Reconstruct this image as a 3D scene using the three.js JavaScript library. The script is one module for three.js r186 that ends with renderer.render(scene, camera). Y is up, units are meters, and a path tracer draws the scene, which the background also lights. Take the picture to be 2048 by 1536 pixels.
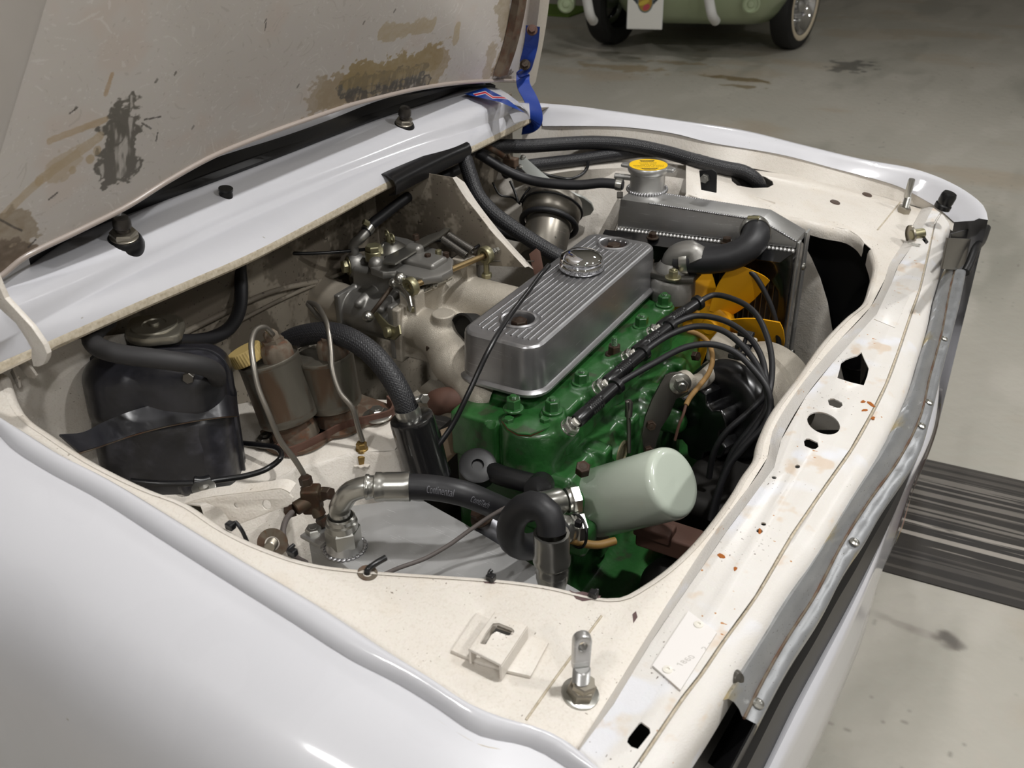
import * as THREE from 'three';
import { mergeGeometries, toCreasedNormals as creased } from 'three/addons/utils/BufferGeometryUtils.js';
import { RoundedBoxGeometry } from 'three/addons/geometries/RoundedBoxGeometry.js';
import { MarchingCubes } from 'three/addons/objects/MarchingCubes.js';
import { RectAreaLightUniformsLib } from 'three/addons/lights/RectAreaLightUniformsLib.js';

// ---------------------------------------------------------------- camera, light, exposure
const W = 2048, H = 1536, FOCAL = 1908.7;
const scene = new THREE.Scene();
scene.background = new THREE.Color(0x0c0d0e);
const camera = new THREE.PerspectiveCamera(2 * Math.atan(H / 2 / FOCAL) * 180 / Math.PI, W / H, 0.05, 60);
const EYE = new THREE.Vector3(0.80, 1.32, 0.985);
const rad = (d) => d * Math.PI / 180;
const [yaw, pitch, roll] = [-30.59, 30.18, -1.31].map(rad);
const FWD = new THREE.Vector3(Math.sin(yaw) * Math.cos(pitch), -Math.sin(pitch), -Math.cos(yaw) * Math.cos(pitch));
const r0 = new THREE.Vector3(Math.cos(yaw), 0, Math.sin(yaw)), u0 = r0.clone().cross(FWD);
const RIGHT = r0.clone().multiplyScalar(Math.cos(roll)).addScaledVector(u0, Math.sin(roll));
const UPV = u0.clone().multiplyScalar(Math.cos(roll)).addScaledVector(r0, -Math.sin(roll));
camera.position.copy(EYE);
camera.up.copy(UPV);
camera.lookAt(EYE.clone().add(FWD));
camera.focus = 1.2; camera.userData.focus = 1.2; camera.userData.fStop = 11;
scene.add(camera);

const renderer = new THREE.WebGLRenderer({ antialias: true });
renderer.toneMapping = THREE.LinearToneMapping;
renderer.toneMappingExposure = 1.0;
renderer.shadowMap.enabled = true;
RectAreaLightUniformsLib.init();
// ceiling lamps: x, z, height, side, radiance
const LAMPS = [
  [1.25, -0.1, 3.3, 0.13, 850],
  [2.9, -0.7, 3.3, 0.20, 320],
  [0.4, 2.4, 3.3, 0.20, 200],  // unseen fill lamp, added over the camera side to brighten the bay
  [3.2, 2.4, 3.3, 0.20, 300],
  [0.2, -3.2, 3.3, 0.20, 170],
  [3.6, -4.2, 3.3, 0.20, 230],
  [-3.6, -2.4, 3.3, 0.20, 120],
];
const LAMP_COLOUR = new THREE.Color(1.0, 0.99, 0.975);

// ---------------------------------------------------------------- measuring: a pixel of the photograph on a known plane
const V = (x, y, z) => new THREE.Vector3(x, y, z);
const ray = (u, v) => FWD.clone().addScaledVector(RIGHT, (u - 1024) / FOCAL).addScaledVector(UPV, -(v - 768) / FOCAL);
function at(u, v, k, val) {                  // k: x | y | z (that coordinate is val), d (distance along the view), or [a, b]: height a + b x
  const d = ray(u, v);
  if (k === 'd') return EYE.clone().addScaledVector(d, val);
  if (Array.isArray(k)) { const [a, b] = k; return EYE.clone().addScaledVector(d, (a + b * EYE.x - EYE.y) / (d.y - b * d.x)); }
  return EYE.clone().addScaledVector(d, (val - EYE[k]) / d[k]);
}
const onPlane = (u, v, p, n) => { const d = ray(u, v); return EYE.clone().addScaledVector(d, p.clone().sub(EYE).dot(n) / d.dot(n)); };
const row = (k, val, pts) => pts.map((p) => at(p[0], p[1], k, p.length > 2 ? p[2] : val));

// ---------------------------------------------------------------- noise and random
function rng(seed) { let s = seed >>> 0; return () => { s = (s + 0x6d2b79f5) >>> 0; let t = s; t = Math.imul(t ^ (t >>> 15), t | 1); t ^= t + Math.imul(t ^ (t >>> 7), t | 61); return ((t ^ (t >>> 14)) >>> 0) / 4294967296; }; }
const LAT = (() => { const r = rng(77), a = new Float32Array(65536); for (let i = 0; i < 65536; i++) a[i] = r(); return a; })();
function vnoise(x, y, p) {                   // tiles with period p
  const xi = Math.floor(x), yi = Math.floor(y), fx = x - xi, fy = y - yi, sx = fx * fx * (3 - 2 * fx), sy = fy * fy * (3 - 2 * fy);
  let x0 = xi % p, y0 = yi % p; if (x0 < 0) x0 += p; if (y0 < 0) y0 += p; let x1 = x0 + 1, y1 = y0 + 1; if (x1 === p) x1 = 0; if (y1 === p) y1 = 0; y0 *= 256; y1 *= 256;
  const a = LAT[(x0 + y0) & 65535], b = LAT[(x1 + y0) & 65535], c = LAT[(x0 + y1) & 65535], d = LAT[(x1 + y1) & 65535];
  return (a + (b - a) * sx) * (1 - sy) + (c + (d - c) * sx) * sy;
}
function fbm(x, y, p, oct = 4) { let s = 0, a = 0.5, t = 0; for (let i = 0; i < oct; i++) { s += a * vnoise(x + i * 17, y + i * 31, p); t += a; a *= 0.5; x *= 2; y *= 2; p *= 2; } return s / t; }
const clamp = (x, a = 0, b = 1) => Math.min(b, Math.max(a, x)), mix = (a, b, t) => a + (b - a) * t, step = (a, b, x) => { const t = clamp((x - a) / (b - a)); return t * t * (3 - 2 * t); };

// ---------------------------------------------------------------- textures
function dataTex(n, fn, size, srgb = true, m = n) {
  const d = new Uint8Array(n * m * 4);
  for (let j = 0; j < m; j++) for (let i = 0; i < n; i++) { const c = fn(i / n, j / m); const k = (j * n + i) * 4; if (typeof c === 'number') d[k] = d[k + 1] = d[k + 2] = clamp(c) * 255; else { d[k] = clamp(c[0]) * 255; d[k + 1] = clamp(c[1]) * 255; d[k + 2] = clamp(c[2]) * 255; } d[k + 3] = 255; }
  const t = new THREE.DataTexture(d, n, m); t.magFilter = t.minFilter = THREE.LinearFilter; t.wrapS = t.wrapT = THREE.RepeatWrapping;
  if (srgb) t.colorSpace = THREE.SRGBColorSpace;
  if (size) t.repeat.set(1 / size, 1 / size);
  t.needsUpdate = true; return t;
}
function canvasTex(w, h, draw) {
  const c = document.createElement('canvas'); c.width = w; c.height = h; draw(c.getContext('2d'), w, h);
  const t = new THREE.CanvasTexture(c); t.colorSpace = THREE.SRGBColorSpace; t.wrapS = t.wrapT = THREE.ClampToEdgeWrapping; return t;
}
const hexc = (h) => [(h >> 16 & 255) / 255, (h >> 8 & 255) / 255, (h & 255) / 255];
const lerpc = (a, b, t) => [mix(a[0], b[0], t), mix(a[1], b[1], t), mix(a[2], b[2], t)];

const TEX = {};
TEX.cream = dataTex(640, (x, y) => {        // old cream paint: grain, small chips, brown dirt in blotches
  let c = lerpc(hexc(0xdbd5cc), hexc(0xd1cac0), fbm(x * 6, y * 6, 6, 4));
  c = lerpc(c, hexc(0xc9b9a4), 0.22 * step(0.6, 0.85, fbm(x * 9 + 3, y * 9, 9, 4)));
  const g = fbm(x * 200, y * 200, 200, 2); c = lerpc(c, hexc(0xa89a88), 0.14 * step(0.6, 0.8, g));
  const s = vnoise(x * 230, y * 230, 230) * step(0.5, 0.66, fbm(x * 10, y * 10, 10, 2)); if (s > 0.955) c = hexc(0x6a5d50);
  return c;
}, 0.36);
TEX.creamBump = dataTex(512, (x, y) => 0.65 * fbm(x * 20, y * 20, 20, 4) + 0.35 * vnoise(x * 128, y * 128, 128), 0.18, false);
TEX.dirtShade = dataTex(640, (x, y) => {         // the bulkhead's cream paint with dirt specks, darkened to paint in the shade under the scuttle
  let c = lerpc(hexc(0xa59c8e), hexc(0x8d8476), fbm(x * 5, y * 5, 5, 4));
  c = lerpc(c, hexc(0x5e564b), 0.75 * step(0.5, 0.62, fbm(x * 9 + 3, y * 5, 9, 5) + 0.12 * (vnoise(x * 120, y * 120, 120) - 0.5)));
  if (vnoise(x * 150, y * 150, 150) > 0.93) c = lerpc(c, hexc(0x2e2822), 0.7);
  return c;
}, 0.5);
TEX.white = dataTex(512, (x, y) => { let c = lerpc(hexc(0xd2d2d7), hexc(0xcbcbd0), fbm(x * 5, y * 5, 5, 3)); if (vnoise(x * 120, y * 120, 120) * step(0.55, 0.7, fbm(x * 8, y * 8, 8, 2)) > 0.985) c = hexc(0x9b9890); return c; }, 0.6);
TEX.slam = dataTex(640, (x, y) => {         // front panel paint: whiter, with rust specks and scuffed filler
  let c = lerpc(hexc(0xdeDBd7), hexc(0xd5d0c9), fbm(x * 7, y * 7, 7, 4));
  c = lerpc(c, hexc(0xe0e2ea), 0.7 * step(0.58, 0.7, fbm(x * 5 + 9, y * 5, 5, 3)));
  c = lerpc(c, hexc(0xcdb49a), 0.55 * step(0.66, 0.8, fbm(x * 10 + 5, y * 10, 10, 4)));
  if (vnoise(x * 150, y * 150, 150) * step(0.5, 0.64, fbm(x * 6 + 2, y * 6, 6, 2)) > 0.955) c = hexc(0x5a5048);
  if (vnoise(x * 70 + 5, y * 70, 70) * step(0.62, 0.7, fbm(x * 8 + 1, y * 8 + 4, 8, 2)) > 0.93) c = hexc(0xb0743a);
  return c;
}, 0.3);
TEX.rust = dataTex(512, (x, y) => lerpc(lerpc(hexc(0x6f6558), hexc(0x5d4a3c), step(0.35, 0.65, fbm(x * 6, y * 6, 6, 5))), hexc(0x6e4630), 0.6 * step(0.58, 0.76, fbm(x * 8 + 7, y * 8, 8, 5))), 0.1);
TEX.oldTin = dataTex(512, (x, y) => lerpc(lerpc(hexc(0x7c786e), hexc(0x615c53), fbm(x * 6, y * 6, 6, 4)), hexc(0x5c4230), 0.6 * step(0.55, 0.75, fbm(x * 5 + 3, y * 5, 5, 5))), 0.13);
TEX.cast = dataTex(512, (x, y) => { const g = vnoise(x * 256, y * 256, 256), h = fbm(x * 8, y * 8, 8, 3); let c = lerpc(hexc(0xc2bbae), hexc(0xb0a89b), h); if (g > 0.9) c = lerpc(c, hexc(0x5a5045), 0.55); return c; }, 0.12);
TEX.castBump = dataTex(512, (x, y) => 0.5 * vnoise(x * 256, y * 256, 256) + 0.5 * vnoise(x * 128, y * 128, 128), 0.07, false);
TEX.brushed = dataTex(512, (x, y) => 0.42 + 0.4 * fbm(x * 4, y * 160, 160, 2) * 0.5 + 0.25 * fbm(x * 6, y * 6, 6, 3), 0.15, false);
TEX.alu = dataTex(512, (x, y) => { let c = lerpc(hexc(0xc9c9c8), hexc(0xb6b5b3), fbm(x * 7, y * 7, 7, 4)); if (vnoise(x * 3 + y * 60, y * 200 - x * 12, 200) > 0.93) c = hexc(0xdededd); return c; }, 0.2);
TEX.galv = dataTex(512, (x, y) => { let c = lerpc(hexc(0xb4b6b8), hexc(0x9d9fa2), fbm(x * 9, y * 9, 9, 4)); c = lerpc(c, hexc(0xb89d5c), 0.6 * step(0.6, 0.78, fbm(x * 4 + 2, y * 4, 4, 4))); if (vnoise(x * 160, y * 160, 160) > 0.95) c = hexc(0x5a554f); return c; }, 0.25);
TEX.dent = dataTex(256, (x, y) => fbm(x * 7, y * 7, 7, 3), 0.2, false);
TEX.green = dataTex(512, (x, y) => lerpc(lerpc(hexc(0x29602a), hexc(0x1e4a21), fbm(x * 6, y * 6, 6, 4)), hexc(0x39362a), 0.6 * step(0.66, 0.8, fbm(x * 7 + 3, y * 7, 7, 4))), 0.16);
TEX.greenBump = dataTex(256, (x, y) => fbm(x * 12, y * 12, 12, 4), 0.1, false);
TEX.weave = dataTex(128, (x, y) => { const a = x * 8, b = y * 8; const i = Math.floor(a + b) + Math.floor(a - b); return 0.5 + 0.5 * Math.sin((i & 1 ? a + b : a - b) * Math.PI * 2) * (0.7 + 0.3 * Math.cos((i & 1 ? a - b : a + b) * Math.PI)); }, 0.03, false);
TEX.black = dataTex(512, (x, y) => { let c = lerpc(hexc(0x24242a), hexc(0x18181c), fbm(x * 6, y * 6, 6, 4)); c = lerpc(c, hexc(0x4a4a52), 0.6 * step(0.58, 0.75, fbm(x * 5 + 3, y * 5, 5, 5))); return c; }, 0.2);
TEX.blackBump = dataTex(256, (x, y) => fbm(x * 10, y * 10, 10, 3), 0.15, false);
TEX.seal = dataTex(256, (x, y) => lerpc(hexc(0xcfc6b4), hexc(0xa39680), fbm(x * 24, y * 24, 24, 3)), 0.08);

// ---------------------------------------------------------------- materials
const std = (name, o) => { const m = new THREE.MeshStandardMaterial({ side: THREE.DoubleSide, ...o }); m.name = name; return m; };
const phys = (name, o) => { const m = new THREE.MeshPhysicalMaterial({ side: THREE.DoubleSide, ...o }); m.name = name; return m; };
const M = {
  cream: phys('cream paint', { map: TEX.cream, roughness: 0.5, bumpMap: TEX.creamBump, bumpScale: 0.0006, clearcoat: 0.25, clearcoatRoughness: 0.3 }),
  white: phys('white gloss paint', { map: TEX.white, roughness: 0.42, clearcoat: 1, clearcoatRoughness: 0.09 }),
  slam: phys('front panel paint', { map: TEX.slam, roughness: 0.5, bumpMap: TEX.creamBump, bumpScale: 0.0004, clearcoat: 0.3, clearcoatRoughness: 0.25 }),
  cast: std('cast aluminium', { map: TEX.cast, roughness: 0.5, metalness: 0.5, bumpMap: TEX.castBump, bumpScale: 0.0005 }),
  alu: std('brushed aluminium', { map: TEX.alu, roughness: 0.36, metalness: 0.85 }),
  polished: std('polished aluminium', { map: TEX.alu, roughness: 0.33, metalness: 0.85, color: 0xd4d4d8 }),
  steel: std('zinc plated steel', { color: 0xb9b8b2, roughness: 0.28, metalness: 0.95 }),
  darkSteel: std('dark steel', { color: 0x6a6762, roughness: 0.4, metalness: 0.9 }),
  chrome: std('chrome', { color: 0xdcdde0, roughness: 0.04, metalness: 1 }),
  brass: std('yellow zinc plating', { color: 0x918c70, roughness: 0.4, metalness: 0.8 }),
  rustBolt: std('rusty bolt', { map: TEX.rust, color: 0x9c928c, roughness: 0.6, metalness: 0.4 }),
  rust: std('rusty steel', { map: TEX.rust, roughness: 0.75, metalness: 0.35 }),
  orangeRust: std('orange rust', { color: 0xa05a1a, roughness: 0.8, metalness: 0.1 }),
  tin: std('old tin', { map: TEX.oldTin, roughness: 0.45, metalness: 0.7 }),
  rubber: std('black rubber', { color: 0x1b1b1e, roughness: 0.5 }),
  weave: std('woven rubber hose', { color: 0x232326, roughness: 0.42, bumpMap: TEX.weave, bumpScale: 0.0005 }),
  softHose: std('dusty rubber hose', { color: 0x2c2b2c, roughness: 0.62 }),
  plastic: std('black plastic', { color: 0x121214, roughness: 0.3 }),
  blackPaint: phys('black paint', { map: TEX.black, roughness: 0.38, bumpMap: TEX.blackBump, bumpScale: 0.0012, clearcoat: 0.35, clearcoatRoughness: 0.3 }),
  satinBlack: std('satin black', { color: 0x0e0e10, roughness: 0.45 }),
  glossBlack: phys('gloss black', { color: 0x0b0b0d, roughness: 0.3, clearcoat: 0.8, clearcoatRoughness: 0.1 }),
  green: phys('green engine paint', { map: TEX.green, roughness: 0.4, bumpMap: TEX.greenBump, bumpScale: 0.0007, clearcoat: 0.5, clearcoatRoughness: 0.2 }),
  filter: phys('pale green enamel', { color: 0xbfc8ba, roughness: 0.35, clearcoat: 0.8, clearcoatRoughness: 0.08 }),
  galv: std('galvanised sheet', { map: TEX.galv, roughness: 0.36, metalness: 0.65, bumpMap: TEX.dent, bumpScale: 0.0012 }),
  yellow: std('yellow fan plastic', { color: 0xe0a010, roughness: 0.45 }),
  paleYellow: std('yellowed nylon', { color: 0xb39c64, roughness: 0.5 }),
  blue: std('blue paint', { color: 0x1c3f9c, roughness: 0.45 }),
  tan: std('tan cloth tape', { color: 0x8a6a3c, roughness: 0.75 }),
  brownPaint: std('red brown primer', { color: 0x573c31, roughness: 0.7 }),
  porcelain: std('white ceramic', { color: 0xe6e2d8, roughness: 0.25 }),
  grey: std('grey enamel', { color: 0xa9aca8, roughness: 0.4, metalness: 0.3 }),
  seal: std('seam sealer', { map: TEX.seal, roughness: 0.85 }),
  dirtShaded: std('bulkhead paint with dirt and painted shade', { map: TEX.dirtShade, roughness: 0.55 }),
  zamak: std('grey die casting', { color: 0x8e8c88, roughness: 0.42, metalness: 0.7, bumpMap: TEX.castBump, bumpScale: 0.0001 }),
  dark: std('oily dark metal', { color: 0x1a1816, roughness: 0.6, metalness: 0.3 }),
  wire: std('grey cable sheath', { color: 0x5a5350, roughness: 0.6 }),
};

// ---------------------------------------------------------------- geometry helpers
const UP = V(0, 1, 0);
function toCreasedNormals(g, a) { const uv = g.userData.uv; g.scale(2000, 2000, 2000); const r = creased(g, a); r.scale(1 / 2000, 1 / 2000, 1 / 2000); if (uv) r.userData.uv = true; return r; }   // its own grid is a hundredth of a unit: too coarse for metres
function plain(g) { let o = g.index ? g.toNonIndexed() : g; for (const k of Object.keys(o.attributes)) if (!['position', 'normal', 'uv'].includes(k)) o.deleteAttribute(k); if (!o.attributes.normal) o.computeVertexNormals(); o.userData = g.userData || {}; return o; }
function boxUV(g) {
  const p = g.attributes.position, n = p.count, uv = new Float32Array(n * 2), a = V(), b = V(), c = V(), e = V();
  for (let i = 0; i < n; i += 3) {
    a.fromBufferAttribute(p, i); b.fromBufferAttribute(p, i + 1); c.fromBufferAttribute(p, i + 2);
    e.copy(b).sub(a).cross(c.clone().sub(a)); const X = Math.abs(e.x), Y = Math.abs(e.y), Z = Math.abs(e.z);
    [a, b, c].forEach((q, k) => { const [s, t] = Y >= X && Y >= Z ? [q.x, q.z] : X >= Z ? [q.z, q.y] : [q.x, q.y]; uv[(i + k) * 2] = s; uv[(i + k) * 2 + 1] = t; });
  }
  g.setAttribute('uv', new THREE.BufferAttribute(uv, 2)); return g;
}
const keep = (g) => { g.userData.uv = true; return g; };
function scaleUV(g, a, b) { const u = g.attributes.uv; for (let i = 0; i < u.count; i++) u.setXY(i, u.getX(i) * a, u.getY(i) * b); return keep(g); }
function join(list) { list = [list].flat(Infinity).map(plain); for (const g of list) if (!g.userData.uv || !g.attributes.uv) boxUV(g); return list.length > 1 ? mergeGeometries(list.map((g) => { g.userData = {}; return g; })) : list[0]; }
const used = new Map();
function numbered(n) { const k = used.get(n) || 0; used.set(n, k + 1); return k ? `${n}_${String(k).padStart(3, '0')}` : n; }
function part(name, geos, mat, parent, label) {
  const m = new THREE.Mesh(join(geos), mat); m.name = parent === scene ? numbered(name) : name; m.castShadow = m.receiveShadow = true;
  if (label) m.userData.label = label; parent.add(m); return m;
}
function thing(name, label, category, group) { const o = new THREE.Group(); o.name = numbered(name); o.userData = { label, category }; if (group) o.userData.group = group; scene.add(o); return o; }
function done(t) {                           // moves a thing's origin to its base
  t.updateMatrixWorld(true); const b = new THREE.Box3().setFromObject(t), o = V((b.min.x + b.max.x) / 2, b.min.y, (b.min.z + b.max.z) / 2), seen = new Set();
  t.traverse((m) => { if (m.isMesh && !seen.has(m.geometry)) { seen.add(m.geometry); m.geometry.translate(-o.x, -o.y, -o.z); } });
  t.position.copy(o); return t;
}
function copy(t, offset, label, turn = 0) { const c = t.clone(); c.name = numbered(t.name.replace(/_\d+$/, '')); c.position.copy(t.position).add(offset); c.rotation.y = turn; c.userData = { ...t.userData }; if (label) c.userData.label = label; scene.add(c); return c; }
function one(name, label, category, geos, mat, group) { const t = thing(name, label, category, group); t.add(part(name, geos, mat, t)); return done(t); }

const aim = (axis) => new THREE.Quaternion().setFromUnitVectors(UP, axis.clone().normalize());
function place(g, pos, axis = UP, spin = 0) { if (spin) g.rotateY(spin); g.applyQuaternion(aim(axis)); g.translate(pos.x, pos.y, pos.z); return g; }
function resample(pts, n, smooth = true) { if (pts.length === n && !smooth) return pts; const c = smooth && pts.length > 2 ? new THREE.CatmullRomCurve3(pts, false, 'centripetal') : (() => { const p = new THREE.CurvePath(); for (let i = 0; i + 1 < pts.length; i++) p.add(new THREE.LineCurve3(pts[i], pts[i + 1])); return p; })(); return c.getSpacedPoints(n - 1); }
function loft(rows, { n = 40, t = 0, smooth = true, angle = 0.6, side = 1 } = {}) {   // sheet through the rows; t: thickness
  const R = rows.map((r) => resample(r, n, smooth)), m = R.length, pos = [], uv = [], idx = [];
  let w = 0; const ws = R.map((r, j) => { if (j) { let s = 0; for (let i = 0; i < n; i++) s += r[i].distanceTo(R[j - 1][i]); w += s / n; } return w; });
  const len = [0]; for (let i = 1; i < n; i++) { let s = 0; for (const r of R) s += r[i].distanceTo(r[i - 1]); len.push(len[i - 1] + s / m); }
  R.forEach((r, j) => r.forEach((p, i) => { pos.push(p.x, p.y, p.z); uv.push(len[i], ws[j]); }));
  for (let j = 0; j + 1 < m; j++) for (let i = 0; i + 1 < n; i++) { const a = j * n + i, b = a + 1, c = a + n, d = c + 1; idx.push(a, b, c, b, d, c); }
  let g = new THREE.BufferGeometry(); g.setAttribute('position', new THREE.Float32BufferAttribute(pos, 3)); g.setAttribute('uv', new THREE.Float32BufferAttribute(uv, 2)); g.setIndex(idx); g.computeVertexNormals();
  if (t) {
    const nn = g.attributes.normal, N = m * n, p2 = pos.slice(), u2 = uv.slice();
    for (let i = 0; i < N; i++) { p2.push(pos[i * 3] - side * t * nn.getX(i), pos[i * 3 + 1] - side * t * nn.getY(i), pos[i * 3 + 2] - side * t * nn.getZ(i)); u2.push(uv[i * 2], uv[i * 2 + 1]); }
    const i2 = idx.slice(); for (let k = 0; k < idx.length; k += 3) i2.push(idx[k] + N, idx[k + 2] + N, idx[k + 1] + N);
    const edge = []; for (let i = 0; i < n; i++) edge.push(i); for (let j = 1; j < m; j++) edge.push(j * n + n - 1); for (let i = n - 2; i >= 0; i--) edge.push((m - 1) * n + i); for (let j = m - 2; j > 0; j--) edge.push(j * n);
    for (let k = 0; k < edge.length; k++) { const a = edge[k], b = edge[(k + 1) % edge.length]; i2.push(a, a + N, b, b, a + N, b + N); }
    g = new THREE.BufferGeometry(); g.setAttribute('position', new THREE.Float32BufferAttribute(p2, 3)); g.setAttribute('uv', new THREE.Float32BufferAttribute(u2, 2)); g.setIndex(i2);
  }
  return keep(toCreasedNormals(g, angle));
}
function hose(pts, r, { seg = 0, rs = 18, caps = true, closed = false } = {}) {
  const c = new THREE.CatmullRomCurve3(pts, closed, 'centripetal'), L = c.getLength(), s = seg || Math.max(12, Math.round(L / Math.max(r * 0.7, 0.004)));
  const g = scaleUV(new THREE.TubeGeometry(c, s, r, rs, closed), L, 2 * Math.PI * r), out = [g];
  if (caps && !closed) for (const [k, sg] of [[0, -1], [1, 1]]) { const d = c.getTangentAt(k).multiplyScalar(sg), p = c.getPointAt(k); out.push(place(new THREE.LatheGeometry([[0.0001, r * 0.12], [r * 0.8, r * 0.1], [r, -0.0005]].map((q) => new THREE.Vector2(...q)).reverse(), rs), p, d)); }
  return out;
}
const turn = (prof, pos, axis = UP, n = 32) => { const pts = prof.map((p) => new THREE.Vector2(Math.max(p[0], 1e-5), p[1])); let L = 0; for (let i = 1; i < pts.length; i++) L += pts[i].distanceTo(pts[i - 1]); const R = Math.max(...prof.map((p) => p[0])); return place(keep(toCreasedNormals(scaleUV(new THREE.LatheGeometry(pts, n), 2 * Math.PI * R, L), 0.7)), pos, axis); };
const rod = (a, b, r, n = 20, c = 0) => { const d = b.clone().sub(a), l = d.length(); c = c || Math.min(r * 0.15, l * 0.2); return turn([[0, 0], [r - c, 0], [r, c], [r, l - c], [r - c, l], [0, l]], a, d, n); };
function hexg(pos, axis, af, h, spin = 0.3) { const R = af / Math.sqrt(3), c = af * 0.06, P = [[0, 0], [R, 0], [R, h - c * 1.3], [R * 0.9, h], [0, h]].map((p) => new THREE.Vector2(Math.max(p[0], 1e-5), p[1])); const g = new THREE.LatheGeometry(P, 6).toNonIndexed(); g.computeVertexNormals(); return place(g, pos, axis, spin); }
const washer = (pos, axis, r, h = 0.002) => turn([[0, 0], [r, 0], [r, h * 0.7], [r * 0.94, h], [0, h]], pos, axis, 24);
function bolt(pos, axis, af, h, stud = 0, w = 0, spin = 0.3) { const a = axis.clone().normalize(), out = []; let p = pos.clone(); if (w) { out.push(washer(p, a, w, 0.0025)); p.addScaledVector(a, 0.0024); } out.push(hexg(p, a, af, h, spin)); p.addScaledVector(a, h - 0.0006); if (stud) out.push(thread(p, a, af * 0.3, stud)); else out.push(turn([[af * 0.3, 0], [af * 0.26, 0.0008], [0, 0.0009]], p, a, 16)); return out; }
function thread(p, a, r, l) { const P = [[0, 0]], n = Math.max(3, Math.round(l / 0.0015)); for (let i = 0; i < n; i++) { P.push([r, l * (i + 0.1) / n], [r * 0.86, l * (i + 0.6) / n]); } P.push([r * 0.8, l], [0, l]); return turn(P, p, a, 14); }
function plate(pts, t, { holes = [], bevel = 0.0006, normal = null } = {}) {   // flat plate from coplanar points; t goes against the normal
  const o = pts[0].clone(), nrm = normal ? normal.clone().normalize() : (() => { const s = V(0, 0, 0); for (let i = 0; i < pts.length; i++) { const a = pts[i], b = pts[(i + 1) % pts.length]; s.add(a.clone().sub(o).cross(b.clone().sub(o))); } return s.normalize(); })();
  const ex = pts[1].clone().sub(o); ex.addScaledVector(nrm, -ex.dot(nrm)).normalize(); const ey = nrm.clone().cross(ex);
  const to2 = (p) => { const q = p.clone().sub(o); return new THREE.Vector2(q.dot(ex), q.dot(ey)); };
  const s = new THREE.Shape(pts.map(to2)); for (const h of holes) s.holes.push(new THREE.Path(h.map(to2)));
  const g = new THREE.ExtrudeGeometry(s, { depth: Math.max(t - 2 * bevel, 1e-4), bevelEnabled: bevel > 0, bevelSize: bevel, bevelThickness: bevel, bevelSegments: 2, curveSegments: 8, bevelOffset: -bevel });
  g.translate(0, 0, -t + bevel); g.applyMatrix4(new THREE.Matrix4().makeBasis(ex, ey, nrm).setPosition(o)); return toCreasedNormals(g, 0.5);
}
function slab(cx, cy, cz, w, h, d, r = 0.002, rot = null) { const g = new RoundedBoxGeometry(w, h, d, 2, Math.min(r, w / 2.1, h / 2.1, d / 2.1)); if (rot) g.applyQuaternion(rot); g.translate(cx, cy, cz); return g; }
function arc(c, ax, ay, r1, r2, n = 20, a0 = 0, a1 = 2 * Math.PI) { const out = [], full = Math.abs(a1 - a0) > 6.28; for (let i = 0; i < (full ? n : n + 1); i++) { const t = a0 + (a1 - a0) * i / n; out.push(c.clone().addScaledVector(ax, r1 * Math.cos(t)).addScaledVector(ay, r2 * Math.sin(t))); } return out; }
const toX = V(1, 0, 0), toZ = V(0, 0, 1), lift = (p, d) => V(p.x, p.y + d, p.z), away = (p, d) => p.clone().addScaledVector(d[0], d[1]);
// ---------------------------------------------------------------- the hall
const struct = (name, g, m) => { const o = part(name, g, m, scene); o.userData.kind = 'structure'; return o; };
function mkStains() { const L = []; const st = (u, v, rx, rz, col, k) => { const p = at(u, v, 'y', 0); L.push([p.x, p.z, rx, rz, col, k]); };
  st(1890, 1272, 0.035, 0.035, 0x55504b, 0.8); st(1800, 1245, 0.05, 0.018, 0x7b756e, 0.35); st(1845, 1262, 0.05, 0.02, 0x87807a, 0.3);
  st(1475, 158, 0.2, 0.06, 0x6d5c3e, 0.75); st(1480, 172, 0.16, 0.04, 0x6d5c3e, 0.6); st(1240, 135, 0.35, 0.12, 0x8b7656, 0.5); st(1350, 125, 0.3, 0.06, 0x8e7a5e, 0.5); st(1700, 132, 0.14, 0.2, 0x4c4b48, 0.6);
  return L; }
const STAINS = mkStains();
TEX.floor = dataTex(1400, (x, y) => {
  let c = lerpc(hexc(0xbab5ab), hexc(0xa3a096), fbm(x * 10, y * 10, 10, 5));
  c = lerpc(c, hexc(0xa99a86), 0.5 * step(0.55, 0.75, fbm(x * 14 + 3, y * 30, 14, 4)));
  c = lerpc(c, hexc(0x8b897f), 0.45 * step(0.56, 0.72, fbm(x * 24, y * 9 + 5, 3, 4)));
  c = lerpc(c, hexc(0xc2bdb4), 0.35 * step(0.55, 0.7, fbm(x * 50, y * 20 + 9, 10, 3)));
  const g = vnoise(x * 512, y * 512, 512); if (g > 0.93) c = lerpc(c, hexc(0x6a655e), 0.45 * step(0.4, 0.7, fbm(x * 30, y * 30, 30, 2)));
  const s = (px, pz, rx, rz, col, k) => { const X = x * 8, Y = y * 8, d = Math.hypot((X - px) / rx, (Y - pz) / rz) + 1.6 * (fbm(x * 160, y * 160, 160, 3) - 0.5); if (d < 1) c = lerpc(c, hexc(col), k * step(1, 0.55, d)); };
  const at8 = (a) => ((a % 8) + 8) % 8;
  for (const [px, pz, rx, rz, col, k] of STAINS) s(at8(px), at8(pz), rx, rz, col, k);
  return c;
}, 8);

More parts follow.
